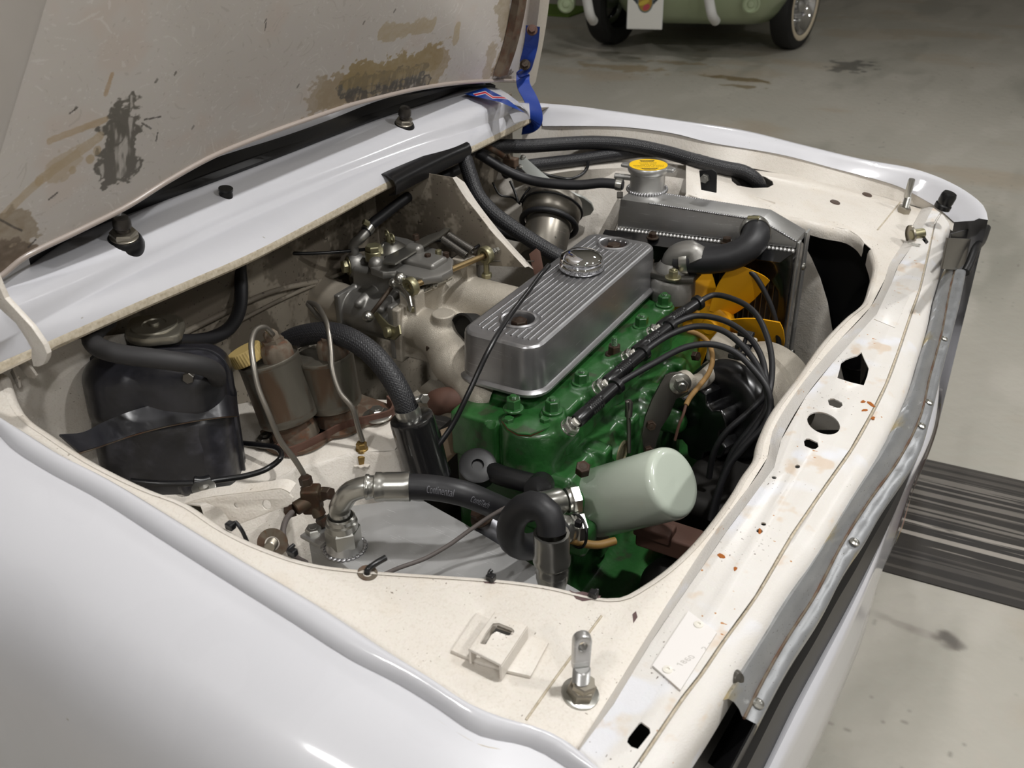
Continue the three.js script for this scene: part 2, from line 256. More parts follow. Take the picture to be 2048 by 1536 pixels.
TEX.plaster = dataTex(256, (x, y) => lerpc(hexc(0xe2e0dc), hexc(0xd6d4d0), fbm(x * 8, y * 8, 8, 4)), 2);
M.floor = std('worn concrete', { map: TEX.floor, roughness: 0.5, bumpMap: TEX.dent, bumpScale: 0.002 });
M.plaster = std('painted plaster', { map: TEX.plaster, roughness: 0.85 });
struct('floor', slab(-1, -0.1, -2, 16, 0.2, 16, 0.01), M.floor);
struct('ceiling', slab(-1, 3.7, -2, 16, 0.2, 16, 0.01), M.plaster);
struct('wall_back', slab(-1, 1.8, -10.1, 16, 3.6, 0.2, 0.01), M.plaster);
struct('wall_front', slab(-1, 1.8, 6.1, 16, 3.6, 0.2, 0.01), M.plaster);
struct('wall_left', slab(-9.1, 1.8, -2, 0.2, 3.6, 16, 0.01), M.plaster);
struct('wall_right', slab(7.1, 1.8, -2, 0.2, 3.6, 16, 0.01), M.plaster);

M.lampHousing = std('white lamp housing', { color: 0xd8d8d6, roughness: 0.5 });
M.lampFace = std('glowing lamp face', { color: 0xffffff, emissive: LAMP_COLOUR, emissiveIntensity: 30, roughness: 0.5 });
LAMPS.forEach(([x, z, y, s, L], i) => {
  const t = thing('ceiling_lamp', 'square white ceiling lamp hanging over the hall floor, outside the view', 'lamp', 'ceiling lamps of the hall');
  part('housing', slab(x, y + 0.04, z, s + 0.05, 0.06, s + 0.05, 0.01), M.lampHousing, t);
  part('hanger', rod(V(x, y + 0.06, z), V(x, 3.61, z), 0.008), M.lampHousing, t);
  part('diffuser', slab(x, y + 0.008, z, s, 0.008, s, 0.002), M.lampFace, t);
  done(t);
  const l = new THREE.RectAreaLight(LAMP_COLOUR, L, s, s); l.position.set(x, y - 0.004, z); l.lookAt(x, 0, z); scene.add(l);
});

// a band of black rubber laid on the floor, scraped along its length
TEX.strip = dataTex(1024, (x, y) => {
  const l = fbm(x * 3, y * 60, 60, 3), f = fbm(x * 14, y * 14, 14, 4), f2 = vnoise(x * 6, y * 160, 160);
  let k = step(0.56, 0.62, l) * step(0.25, 0.5, f + 0.15); k = Math.max(k, 0.8 * step(0.86, 0.93, f2)); k *= 1 - 0.75 * step(0.35, 0.5, Math.abs(y - 0.62) * 4);
  k = Math.max(k, step(0.5, 0.56, l) * step(0.7, 0.5, Math.abs(y - 0.3) * 3) * 0.6);
  return lerpc(lerpc(hexc(0x252322), hexc(0x38342f), f), hexc(0xa39d94), k * 0.9);
}, 0);
TEX.strip.repeat.set(1 / 1.4, 1 / 0.48);
M.strip = std('scraped black rubber', { map: TEX.strip, roughness: 0.6 });
{
  const a = at(1830, 915, 'y', 0), b = at(1790, 1145, 'y', 0), d = V(0.994, 0, -0.06).normalize(), p0 = a.clone().addScaledVector(d, -2.2), p1 = a.clone().addScaledVector(d, 2.0), wz = b.z - a.z + 0.01;
  const P = (p, k, y) => V(p.x, y, p.z + k * wz);
  const g = loft([[0, 0], [0, 0.003], [0.5, 0.003], [1, 0.003], [1, 0]].map(([k, y]) => [P(p0, k, y), P(p1, k, y)]), { n: 12, smooth: false });
  one('rubber_floor_strip', 'long black rubber strip on the concrete, scraped in pale streaks along its length', 'floor strip', g, M.strip);
}
{
  const c = at(1105, 28, 'y', 0); const t = thing('green_mat', 'bright green mat on the floor beyond the raised bonnet', 'mat');
  part('mat', slab(c.x - 0.3, 0.006, c.z - 0.15, 1.0, 0.012, 0.5, 0.004), std('green felt', { color: 0x5f7a2a, roughness: 0.95 }), t); done(t);
}

// ---------------------------------------------------------------- the pale green car behind
{
  const A = at(1590, 102, 'y', 0), B = at(1212, 92, 'y', 0), mid = A.clone().add(B).multiplyScalar(0.5), th = Math.atan2(-(A.z - B.z), A.x - B.x);
  const t = thing('parked_car', 'pale green old car with whitewall tyres parked behind the raised bonnet', 'car');
  t.position.set(mid.x, 0, mid.z); t.rotation.y = th;
  M.sage = phys('pale green car paint', { color: 0xa9b795, roughness: 0.4, clearcoat: 1, clearcoatRoughness: 0.06 });
  M.tyre = std('tyre rubber', { color: 0x1a1a1a, roughness: 0.7 }); M.wwall = std('whitewall', { color: 0xcbbfa8, roughness: 0.6 });
  const hw = A.distanceTo(B) / 2, rows = [];
  for (const [y, s, b] of [[0.19, 0.2, 0.4], [0.185, 0.74, 0.8], [0.2, 0.78, 0.86], [0.27, 0.82, 0.95], [0.38, 0.9, 1.0], [0.5, 1.02, 1.04], [0.7, 1.06, 1.06], [0.85, 1.03, 1.03], [0.93, 0.97, 0.92], [1.28, 0.78, 0.66], [1.36, 0.6, 0.5], [1.37, 0.05, 0.05]]) {
    const r = []; for (let i = 0; i <= 64; i++) { const a = i / 64 * 2 * Math.PI, c = Math.cos(a), q = Math.sin(a), e = 0.42; r.push(V(Math.sign(c) * Math.abs(c) ** e * (hw + 0.06) * s, y, -1.15 + Math.sign(q) * Math.abs(q) ** e * 1.62 * b)); } rows.push(r);
  }
  part('body', loft(rows, { n: 97 }), M.sage, t);
  const win = [[0.96, 0.94, 0.905], [1.24, 0.82, 0.7]].map(([y, s, b]) => { const r = []; for (let i = 0; i <= 24; i++) { const a = (0.3 + 0.4 * i / 24) * Math.PI, c = Math.cos(a), q = Math.sin(a), e = 0.42; r.push(V(Math.sign(c) * Math.abs(c) ** e * (hw + 0.06) * s, y, -1.13 + Math.abs(q) ** e * 1.62 * b)); } return r; });
  part('rear_window', loft(win, { n: 30, t: 0.006 }), M.glossBlack, t);
  const wheel = (x, z, sg, steer = 0) => {
    const w = new THREE.Group(); w.name = 'wheel'; t.add(w); const ax = V(sg * Math.cos(steer), 0, sg * Math.sin(steer)), c = V(x, 0.285, z), at0 = c.clone().addScaledVector(ax, -0.075);
    part('tyre', turn([[0.18, 0.02], [0.24, 0.0], [0.275, 0.015], [0.285, 0.035], [0.286, 0.115], [0.276, 0.135], [0.245, 0.148], [0.19, 0.14], [0.18, 0.12], [0.18, 0.02]], at0, ax, 56), M.tyre, w);
    part('whitewall', turn([[0.195, 0.142], [0.2, 0.147], [0.222, 0.15], [0.23, 0.147]], at0, ax, 56), M.wwall, w);
    part('rim', turn([[0, 0.08], [0.06, 0.085], [0.12, 0.1], [0.15, 0.085], [0.165, 0.12], [0.19, 0.14]], at0, ax, 40), M.chrome, w);
    part('hub_cap', turn([[0.06, 0.085], [0.055, 0.12], [0.03, 0.14], [0, 0.145]], at0, ax, 24), M.chrome, w);
    for (let i = 0; i < 8; i++) { const a = i / 8 * 6.283; part('wheel_stud', turn([[0.012, 0], [0.012, 0.02], [0.006, 0.03], [0, 0.032]], at0.clone().addScaledVector(ax, 0.095).addScaledVector(UP, Math.cos(a) * 0.105).addScaledVector(V(-ax.z, 0, ax.x), Math.sin(a) * 0.105), ax, 10), M.chrome, w); }
  };
  wheel(hw - 0.03, -0.1, 1, 0.4); wheel(-hw + 0.03, -0.1, -1, 0.4); wheel(hw - 0.01, -2.2, 1); wheel(-hw + 0.01, -2.2, -1);
  const zf = 0.53, inv = (p) => p.applyMatrix4(new THREE.Matrix4().makeRotationY(th).setPosition(mid.x, 0, mid.z).invert());
  const at2 = (u, v, off = 0.5) => { const n = V(Math.sin(th), 0, Math.cos(th)); return inv(onPlane(u, v, V(mid.x, 0, mid.z).addScaledVector(n, off), n)); };
  part('bumper', [hose([V(-hw, 0.56, 0.44), V(-hw * 0.7, 0.55, 0.6), V(0, 0.55, 0.64), V(hw * 0.7, 0.55, 0.6), V(hw, 0.56, 0.44)], 0.035)], M.chrome, t);
  for (const u of [1180, 1424]) { const a = at2(u - 12, -30, 0.62), b = at2(u, 30, 0.58), c = at2(u + 7, 42, 0.5); part('overrider', hose([a, a.clone().lerp(b, 0.5), b, c], 0.03), M.lampHousing, t); }
  for (const u of [1132, 1502]) { const c = at2(u, 8, 0.5); part('rear_lamp', turn([[0.055, -0.05], [0.055, 0.004], [0.045, 0.012], [0.04, 0.004], [0.025, 0.003], [0.018, 0.012], [0, 0.014]], c, V(0, 0, 1), 28), M.sage, t); }
  const pa = at2(1253, 58, 0.66), pb = at2(1324, 58, 0.66), h = 0.28;
  TEX.badge = canvasTex(512, 512, (g, w) => {
    g.fillStyle = '#d9d8d2'; g.fillRect(0, 0, w, w); g.fillStyle = '#2c3338';
    for (const s of [-1, 1]) for (let i = 0; i < 4; i++) { g.beginPath(); g.moveTo(256 + s * 60, 205 + i * 16); g.lineTo(256 + s * (225 - i * 34), 170 + i * 26); g.lineTo(256 + s * (150 - i * 14), 212 + i * 16); g.closePath(); g.fill(); }
    g.beginPath(); g.arc(256, 220, 118, 0, 7); g.fillStyle = '#5b6a6a'; g.fill(); g.beginPath(); g.arc(256, 220, 102, 0, 7); g.fillStyle = '#96752e'; g.fill();
    g.fillStyle = '#a8434a'; g.beginPath(); g.ellipse(262, 160, 62, 30, 0, 0, 7); g.fill(); g.beginPath(); g.ellipse(275, 275, 55, 32, -0.4, 0, 7); g.fill(); g.fillStyle = '#b9a13c'; g.beginPath(); g.ellipse(235, 222, 85, 26, -0.3, 0, 7); g.fill();
  });
  const bp = slab((pa.x + pb.x) / 2, pa.y + h / 2, pa.z, Math.abs(pb.x - pa.x), h, 0.012, 0.005);
  part('badge_board', bp, M.lampHousing, t, 'white board with a winged badge');
  const q = new THREE.PlaneGeometry(Math.abs(pb.x - pa.x) - 0.012, h - 0.012); q.translate((pa.x + pb.x) / 2, pa.y + h / 2, pa.z + 0.0068);
  part('winged_badge', keep(q), std('badge print', { map: TEX.badge, roughness: 0.5 }), t.children[t.children.length - 1]);
}
// ---------------------------------------------------------------- the white car: body shell
const DECK = [0.845, -0.22], LIP = [0.872, -0.22], SLAM = 0.724;
const body = thing('car_body', 'white car body with an open engine bay, bare front panel and removed grille', 'car');
const shift = (r, x, y, z) => r.map((p) => V(p.x + x, p.y + y, p.z + z));
const ext = (r, a, b) => { const n = r.length, A = r[0].clone().addScaledVector(r[0].clone().sub(r[1]).normalize(), a), B = r[n - 1].clone().addScaledVector(r[n - 1].clone().sub(r[n - 2]).normalize(), b); return [A, ...r, B]; };

// near wing: rounded flange along the bonnet opening, then the skin rolling down to the side
{
  let li = row(LIP, 0, [[15, 845], [49, 865], [124, 912], [200, 950], [265, 987], [360, 1045], [489, 1124], [559, 1165], [662, 1227], [787, 1310], [873, 1364], [932, 1404], [976, 1425], [1043, 1446], [1093, 1462], [1146, 1490], [1181, 1522]]);
  let lo = row([0.866, -0.22], 0, [[0, 868], [25, 892], [99, 939], [199, 993], [331, 1078], [455, 1157], [580, 1235], [704, 1314], [800, 1363], [888, 1418], [941, 1455], [976, 1470], [1040, 1482], [1093, 1502], [1131, 1527]]);
  li = resample(ext(li, 0.0, 0.12), 48); lo = resample(ext(lo, 0.0, 0.12), 48);
  const mid2 = li.map((p, i) => p.clone().lerp(lo[i], 0.45).add(V(0, 0.0065, 0)));
  part('wing_flange', loft([shift(li, 0, -0.032, -0.004), li, li.map((p, i) => p.clone().lerp(mid2[i], 0.5).add(V(0, 0.002, 0))), mid2, lo.map((p, i) => p.clone().lerp(mid2[i], 0.4).add(V(0, 0.002, 0))), lo, shift(lo, 0, -0.02, 0.002)], { n: 60, angle: 1.2 }), M.white, body);
  const lt = lo.slice(4), bd = lt[6].clone().sub(lt[0]).normalize(), base = resample([0.55, 0.4, 0.25, 0.12, 0.05].map((k) => lt[0].clone().addScaledVector(bd, -k)).concat(lt), 48).map((p, i) => V(p.x, p.y - 0.003 - 0.0, p.z - 0.004));
  const prof = [[0, 0], [0.004, -0.0015], [0.02, -0.003], [0.045, -0.008], [0.07, -0.018], [0.09, -0.034], [0.107, -0.058], [0.119, -0.09], [0.127, -0.13], [0.132, -0.19], [0.134, -0.27], [0.13, -0.38], [0.12, -0.5]];
  part('wing', loft(prof.map(([dz, dy]) => base.map((p) => V(p.x, p.y + dy, p.z + dz))), { n: 60, t: 0.001, angle: 1.2, side: 1 }), M.white, body);
  const seamPts = base.map((p) => V(p.x, p.y - 0.0017, p.z + 0.011)); part('wing_seam', hose(seamPts.slice(6, 46), 0.0006, { rs: 6 }), M.seal, body.children[body.children.length - 1]);
}
// far wing
const farT = [[1080, 206, -0.575], [1150, 212, -0.6], [1250, 225, -0.64], [1348, 239, -0.68], [1485, 260, -0.735], [1608, 290, -0.785], [1724, 318, -0.82], [1826, 337, -0.835], [1895, 362, -0.825], [1946, 392, -0.805], [1970, 416, -0.79], [1976, 440, -0.775]].map(([u, v, z]) => at(u, v, 'z', z));
const farB = [[1085, 252, -0.552], [1180, 252, -0.585], [1250, 254, -0.61], [1348, 267, -0.645], [1416, 284, -0.67], [1567, 310, -0.74], [1673, 338, -0.785], [1758, 360, -0.802], [1805, 376, -0.81], [1846, 398, -0.805], [1876, 416, -0.795], [1908, 444, -0.775]].map(([u, v, z]) => at(u, v, 'z', z));
{
  const T = resample(farT, 60), B = resample(farB, 60);
  const ow = (k, y) => T.map((p) => { const d = V(p.x - EYE.x, 0, p.z - EYE.z).normalize(); return V(p.x + d.x * k, p.y + y, p.z + d.z * k); }), outer = ow(0.025, -0.015), outer2 = ow(0.05, -0.12), outer3 = ow(0.06, -0.45);
  const T2 = T.map((p, i) => p.clone().lerp(B[i], 0.28).add(V(0, 0.004, 0))), T3 = T.map((p, i) => p.clone().lerp(B[i], 0.4).add(V(0, 0.0005, 0)));
  part('wing', loft([outer3, outer2, outer, T, T2, T3, B.map((p, i) => p.clone().lerp(T[i], 0.12)), B, shift(B, 0, -0.004, -0.006)], { n: 60, angle: 0.9 }), M.white, body);
  const wr = row(DECK, 0, [[1090, 330, 0.86], [1180, 330], [1260, 330], [1340, 330], [1450, 334], [1560, 347], [1680, 373], [1760, 392], [1800, 404], [1846, 418], [1880, 445], [1905, 462]].map((p) => [p[0], p[1]]));
  wr.slice(0, 4).forEach((p, i) => { const q = farB[i]; wr[i].set(q.x, q.y - 0.09, q.z + 0.012); });
  const wb = [at(1046, 254, 'z', -0.535), ...farB.map((p) => V(p.x, p.y - 0.001, p.z - 0.004))], w0 = wr[0].clone().add(wb[0]).sub(wb[1]); part('inner_wing_wall', loft([resample(wb, 60), resample([w0, ...wr], 60)], { n: 60 }), M.cream, body);
}
// surround: one pressed panel around the bay opening
const C0 = [[1154, 1500], [1239, 1364], [1330, 1215], [1400, 1106], [1448, 1038], [1495, 978], [1535, 915], [1545, 863], [1598, 776], [1655, 706], [1741, 614], [1770, 558], [1779, 529], [1811, 479], [1846, 412]];
const C1 = [[1157, 1502], [1226, 1410], [1300, 1287], [1345, 1220], [1402, 1138], [1452, 1064], [1500, 1000], [1548, 935], [1562, 880], [1612, 792], [1666, 724], [1753, 628], [1783, 566], [1796, 532], [1830, 483], [1866, 415]];
const inNear = [[6, 748], [22, 795], [48, 835], [100, 872], [165, 915], [230, 950], [300, 982], [365, 1006], [440, 1055], [500, 1086], [585, 1118], [640, 1131], [735, 1142], [820, 1148], [900, 1153], [985, 1159], [1050, 1166], [1110, 1176], [1160, 1188], [1205, 1197], [1246, 1195], [1290, 1172], [1342, 1135], [1393, 1086], [1434, 1036], [1470, 985], [1489, 952], [1514, 915], [1521, 883], [1545, 828], [1600, 753], [1650, 683], [1697, 634], [1730, 606], [1745, 565], [1752, 530], [1743, 498]];
const inFar = [[1729, 486], [1718, 472], [1697, 459], [1653, 450], [1612, 439], [1540, 426], [1450, 408], [1400, 397], [1372, 388]];
{
  const P = (a) => row(DECK, 0, a);
  const out = [[-18, 770], [4, 850], [36, 866], [118, 914], [259, 989], [354, 1047], [483, 1126], [553, 1167], [656, 1229], [781, 1313], [867, 1366], [926, 1407], [970, 1428], [1037, 1450], [1087, 1465], [1134, 1493]];
  const far = [[1840, 417], [1800, 404], [1760, 392], [1680, 372], [1560, 342], [1450, 322], [1372, 318]];
  const pts = [...P(out), ...P(C0), ...P(far), ...P([...inFar].reverse()), ...P([...inNear].reverse())];
  const oval = P([[1462, 352], [1480, 346], [1505, 346], [1530, 353], [1545, 362], [1547, 369], [1536, 375], [1505, 376], [1475, 371], [1464, 362]]), lh = P([[957, 1284], [985, 1245], [1030, 1260], [1020, 1273], [990, 1266], [973, 1290]]);
  const n = V(0.22, 1, 0).normalize();
  const sur = part('bay_surround', plate(pts, 0.0014, { normal: n, holes: [oval, lh], bevel: 0.0004 }), M.cream, body);
  const inn = P(inNear), c = V(0.3, 0.7, 0); const inw = inn.map((p, i) => { const a = inn[Math.max(0, i - 1)], b = inn[Math.min(inn.length - 1, i + 1)], d = b.clone().sub(a).normalize(); return V(-d.z, 0, d.x).multiplyScalar(-1); });
  const off = (k, y) => inn.map((p, i) => V(p.x - inw[i].x * k, p.y + y, p.z - inw[i].z * k));
  part('bay_edge', loft([off(0.004, 0.0006), off(0, 0.0002), off(-0.0035, -0.003), off(-0.005, -0.009), off(-0.005, -0.028)], { n: 150, angle: 1.2 }), M.cream, body);
  const fi = P(inFar); part('bay_edge', loft([fi, shift(fi, 0, -0.004, 0.006), shift(fi, 0.001, -0.012, 0.008), shift(fi, 0, -0.022, 0.007)], { n: 50, angle: 1.2 }), M.cream, body);
  // corner return seen through the opening
  const cr = P([[1743, 500], [1752, 532], [1745, 565], [1738, 595], [1728, 612]]); part('bay_edge', loft([cr, shift(cr, 0.012, -0.14, -0.02)], { n: 24 }), M.cream, body);
}
// front slam panel with its holes
{
  const Y = (a, y = SLAM) => row('y', y, a), n = UP;
  const G = [[1225, 1592], [1265, 1536], [1361, 1394], [1396, 1350], [1444, 1280], [1509, 1191], [1581, 1068], [1649, 969], [1700, 897], [1741, 825], [1770, 766], [1794, 702], [1817, 634], [1838, 576], [1852, 517], [1870, 441], [1880, 425]];
  const oval = arc(at(1647, 846, 'y', SLAM), at(1680, 858, 'y', SLAM).sub(at(1647, 846, 'y', SLAM)), at(1640, 866, 'y', SLAM).sub(at(1647, 846, 'y', SLAM)), 1, 1, 28);
  const holes = [
    Y([[1682, 725], [1692, 718], [1703, 714], [1714, 711], [1723, 704], [1728, 716], [1734, 728], [1738, 737], [1735, 752], [1728, 771], [1702, 765], [1674, 756], [1679, 738]]),
    Y([[1655, 800], [1660, 797], [1668, 797], [1684, 805], [1686, 811], [1680, 816], [1674, 816], [1658, 810]]), oval,
    Y([[1607, 881], [1612, 877], [1619, 877], [1636, 885], [1638, 893], [1632, 898], [1625, 899], [1609, 892]]),
    Y([[1283, 1443], [1300, 1456], [1302, 1466], [1276, 1499], [1262, 1494], [1253, 1484], [1256, 1473], [1277, 1446]]),
    Y([[1843, 478], [1850, 473], [1858, 484], [1852, 489]]),
    arc(at(1527, 1048, 'y', SLAM), toX, toZ, 0.003, 0.003, 10), arc(at(1519, 1062, 'y', SLAM), toX, toZ, 0.0035, 0.0035, 10), arc(at(1595, 933, 'y', SLAM), toX, toZ, 0.003, 0.004, 10), arc(at(1548, 955, 'y', SLAM), toX, toZ, 0.003, 0.003, 10),
  ];
  const c1 = Y(C1);
  part('slam_panel', plate([...Y([[1110, 1575]]), ...c1, ...Y([...G].reverse())], 0.0014, { holes, normal: n, bevel: 0.0003 }), M.slam, body);
  part('slam_step', loft([row(DECK, 0, C0), c1], { n: 80 }), M.slam, body);
  const E = [[1300, 1600], [1345, 1536], [1400, 1458], [1440, 1395], [1472, 1342], [1522, 1266], [1562, 1200], [1633, 1100], [1697, 995], [1751, 908], [1798, 814], [1817, 767], [1830, 723], [1842, 685], [1855, 638], [1862, 600], [1875, 555], [1884, 510], [1890, 470], [1900, 452]];
  const g0 = resample(Y(G, SLAM), 70), e0 = resample(row('y', 0.713, E), 70), lerp = (k, y) => g0.map((p, i) => { const q = p.clone().lerp(e0[i], k); q.y += y; return q; });
  part('front_rail', loft([shift(g0, 0, -0.0035, 0), lerp(0.07, -0.0035), lerp(0.16, 0.001), lerp(0.3, 0.0025), lerp(0.85, 0.002), lerp(1, -0.0015), shift(e0, 0.002, -0.008, 0), shift(e0, 0.001, -0.035, 0)], { n: 110, angle: 1.0 }), M.slam, body);
  // groove filled with brown seam sealer
  part('seam_sealer', hose(shift(g0, 0.001, -0.0052, 0).slice(2, 66), 0.0022, { rs: 8 }), M.seal, body.children[body.children.length - 1]);
  // chassis number plate and the smaller stamped patch
  TEX.vin = canvasTex(512, 256, (g) => { g.fillStyle = '#e4e0dd'; g.fillRect(0, 0, 512, 256); g.strokeStyle = '#8d867f'; g.lineWidth = 2; g.font = '48px monospace'; g.globalAlpha = 0.7; g.strokeText('1 1860', 95, 118); g.strokeText('2 7', 340, 118); });
  const vp = [[1305, 1331], [1377, 1222], [1434, 1265], [1361, 1380]].map(([u, v]) => at(u, v, 'y', SLAM + 0.002));
  const pl = part('chassis_plate', plate(vp, 0.0018, { normal: UP, bevel: 0.0005 }), M.slam, body, 'painted-over chassis number plate');
  const pr = loft([[vp[3], vp[2]], [vp[0], vp[1]]].map((r) => shift(r, 0, 0.0003, 0)), { n: 2, smooth: false }); { const uv = pr.attributes.uv, p = pr.attributes.position; for (let i = 0; i < uv.count; i++) { const q = V(p.getX(i), p.getY(i), p.getZ(i)).sub(vp[3]), a = vp[2].clone().sub(vp[3]), b = vp[0].clone().sub(vp[3]); uv.setXY(i, q.dot(a) / a.lengthSq(), clamp(q.dot(b) / b.lengthSq())); } }
  part('stamped_number', pr, phys('stamped number paint', { map: TEX.vin, roughness: 0.5 }), pl);
  for (const [u, v] of [[1397, 1250], [1335, 1340]]) part('rivet', turn([[0.0045, 0], [0.004, 0.0012], [0.0018, 0.0016], [0.0014, 0.0004], [0, 0.0004]], at(u, v, 'y', SLAM + 0.002), UP, 20), M.porcelain, pl);
  const vq = [[1748, 638], [1783, 578], [1819, 592], [1790, 655]].map(([u, v]) => at(u, v, 'y', SLAM + 0.0008)); part('stamped_patch', plate(vq, 0.0008, { normal: UP, bevel: 0.0002 }), M.slam, body, 'faint stamped patch with wavy edges');
  // rail of bare sheet metal along the grille opening
  const h0 = row('y', 0.703, [[1440, 1408], [1477, 1348], [1525, 1274], [1566, 1206], [1637, 1104], [1701, 998], [1755, 911], [1802, 816], [1821, 768], [1834, 724], [1846, 686], [1859, 640], [1867, 600], [1885, 545]]);
  const h1 = row('y', 0.686, [[1486, 1434], [1523, 1360], [1573, 1273], [1627, 1190], [1684, 1082], [1734, 1004], [1796, 917], [1838, 834], [1858, 752], [1882, 664], [1896, 590], [1908, 538]]);
  const h2 = row('y', 0.679, [[1515, 1451], [1581, 1326], [1647, 1223], [1697, 1128], [1734, 1074], [1767, 1016], [1838, 908], [1861, 837], [1882, 752], [1905, 664], [1920, 605], [1933, 541]]);
  const A = resample(h0, 70), B = resample(h1, 70), C = resample(h2, 70), wob = rng(5), wv = A.map(() => (wob() - 0.5) * 0.0016);
  const k = (t, y) => A.map((p, i) => { const q = p.clone().lerp(B[i], t); q.y += y + wv[i] * 0.5; return q; }), k2 = (t, y) => B.map((p, i) => { const q = p.clone().lerp(C[i], t); q.y += y + wv[i]; return q; });
  const rail = part('grille_rail', loft([shift(A, 0, -0.01, 0), A, k(0.1, 0.006), k(0.3, 0.0105), k(0.55, 0.0105), k(0.8, 0.006), k(0.95, 0.0005), k2(0.03, -0.0005), k2(0.5, 0), k2(0.92, 0.0005), k2(1, -0.002), shift(C, -0.002, -0.014, 0)], { n: 110, angle: 0.9 }), M.galv, body, 'bare galvanised rail');
  part('rust_line', hose(shift(B, 0.001, -0.0008, 0), 0.0016, { rs: 8 }), M.rust, rail);
  for (const [u, v] of [[1909, 548], [1888, 677], [1858, 786 + 18], [1843, 851], [1709, 1084], [1516, 1407], [1921, 547]].slice(1, 6)) part('rivet', turn([[0.0055, 0], [0.0052, 0.001], [0.003, 0.0022], [0.002, 0.0012], [0, 0.0012]], at(u, v, 'y', 0.684), V(0.25, 1, 0), 20), M.steel, rail);
  part('screw', [turn([[0.0075, -0.004], [0.0075, 0.001], [0.005, 0.005], [0, 0.0062]], at(1471, 1357, 'y', 0.706), V(0.8, 0.5, 0.3), 20)], M.darkSteel, rail);
  // black sheet filling the grille cavity under the rail and the white lower front panel
  const J0 = row('y', 0.47, [[1505, 1580], [1531, 1529], [1585, 1418], [1639, 1318], [1689, 1227], [1738, 1132], [1784, 1037], [1812, 970], [1834, 905], [1850, 840], [1866, 740], [1884, 640]]);
  const J1 = row('y', 0.462, [[1540, 1575], [1560, 1533], [1631, 1393], [1703, 1244], [1751, 1132], [1796, 1008], [1822, 958], [1846, 912], [1866, 862], [1876, 806], [1880, 740], [1890, 640]]);
  const K = row('y', 0.33, [[1595, 1575], [1622, 1521], [1697, 1351], [1730, 1264], [1759, 1157], [1800, 1060], [1828, 955], [1850, 890], [1866, 830], [1874, 740], [1886, 640]]);
  const c2 = resample(ext(h2, 0.05, 0), 60), j0 = resample(J0, 60), j1 = resample(J1, 60), kk = resample(K, 60), mx = (a, b, t, y = 0, x = 0) => a.map((p, i) => { const q = p.clone().lerp(b[i], t); q.y += y; q.x += x; return q; });
  part('grille_panel', loft([shift(c2, -0.006, -0.012, 0), mx(c2, j0, 0.3, 0, -0.03), mx(c2, j0, 0.32, 0, -0.01), mx(c2, j0, 0.55, 0, -0.012), mx(c2, j0, 0.57, -0.004, -0.006), j0], { n: 70, angle: 0.5 }), M.satinBlack, body, 'black panel behind the missing grille');
  part('lower_front_panel', loft([shift(j0, -0.01, -0.02, 0), shift(j0, -0.001, -0.002, 0), mx(j0, j1, 0.4, 0.004), mx(j0, j1, 0.8, 0.003), j1, mx(j1, kk, 0.12, -0.004), mx(j1, kk, 0.5, 0, 0.004), kk, shift(kk, -0.015, -0.08, 0), shift(kk, -0.06, -0.14, 0)], { n: 80, angle: 0.9 }), M.white, body, 'white lower front panel');
  TEX.sticker = canvasTex(512, 256, (g) => { g.fillStyle = '#c9c2bc'; g.fillRect(0, 0, 512, 256); g.fillStyle = '#b9817a'; g.fillRect(10, 40, 430, 170); const r = rng(3); for (let i = 0; i < 160; i++) { g.fillStyle = ['#a86f68', '#c7a79b', '#b98a76', '#cbb9a6'][i % 4]; g.fillRect(20 + r() * 400, 45 + r() * 150, 8 + r() * 40, 3 + r() * 7); } g.strokeStyle = '#b9a84a'; g.lineWidth = 14; g.strokeRect(6, 30, 440, 190); g.fillStyle = '#8f8a93'; for (let i = 0; i < 3; i++) g.fillRect(380, 60 + i * 50, 120, 16); });
  const s0 = mx(j1, kk, 0.42, 0.001, 0.0085).slice(22, 46), s1 = mx(j1, kk, 0.9, 0.001, 0.004).slice(24, 46), sg = loft([s0, s1], { n: 24 }); { const uv = sg.attributes.uv; let a = 0, b = 0; for (let i = 0; i < uv.count; i++) { a = Math.max(a, uv.getX(i)); b = Math.max(b, uv.getY(i)); } scaleUV(sg, 1 / a, 1 / b); }
  part('sticker', sg, phys('sticker print', { map: TEX.sticker, roughness: 0.35, clearcoat: 0.5 }), body.children[body.children.length - 1], 'red and yellow sticker');
}
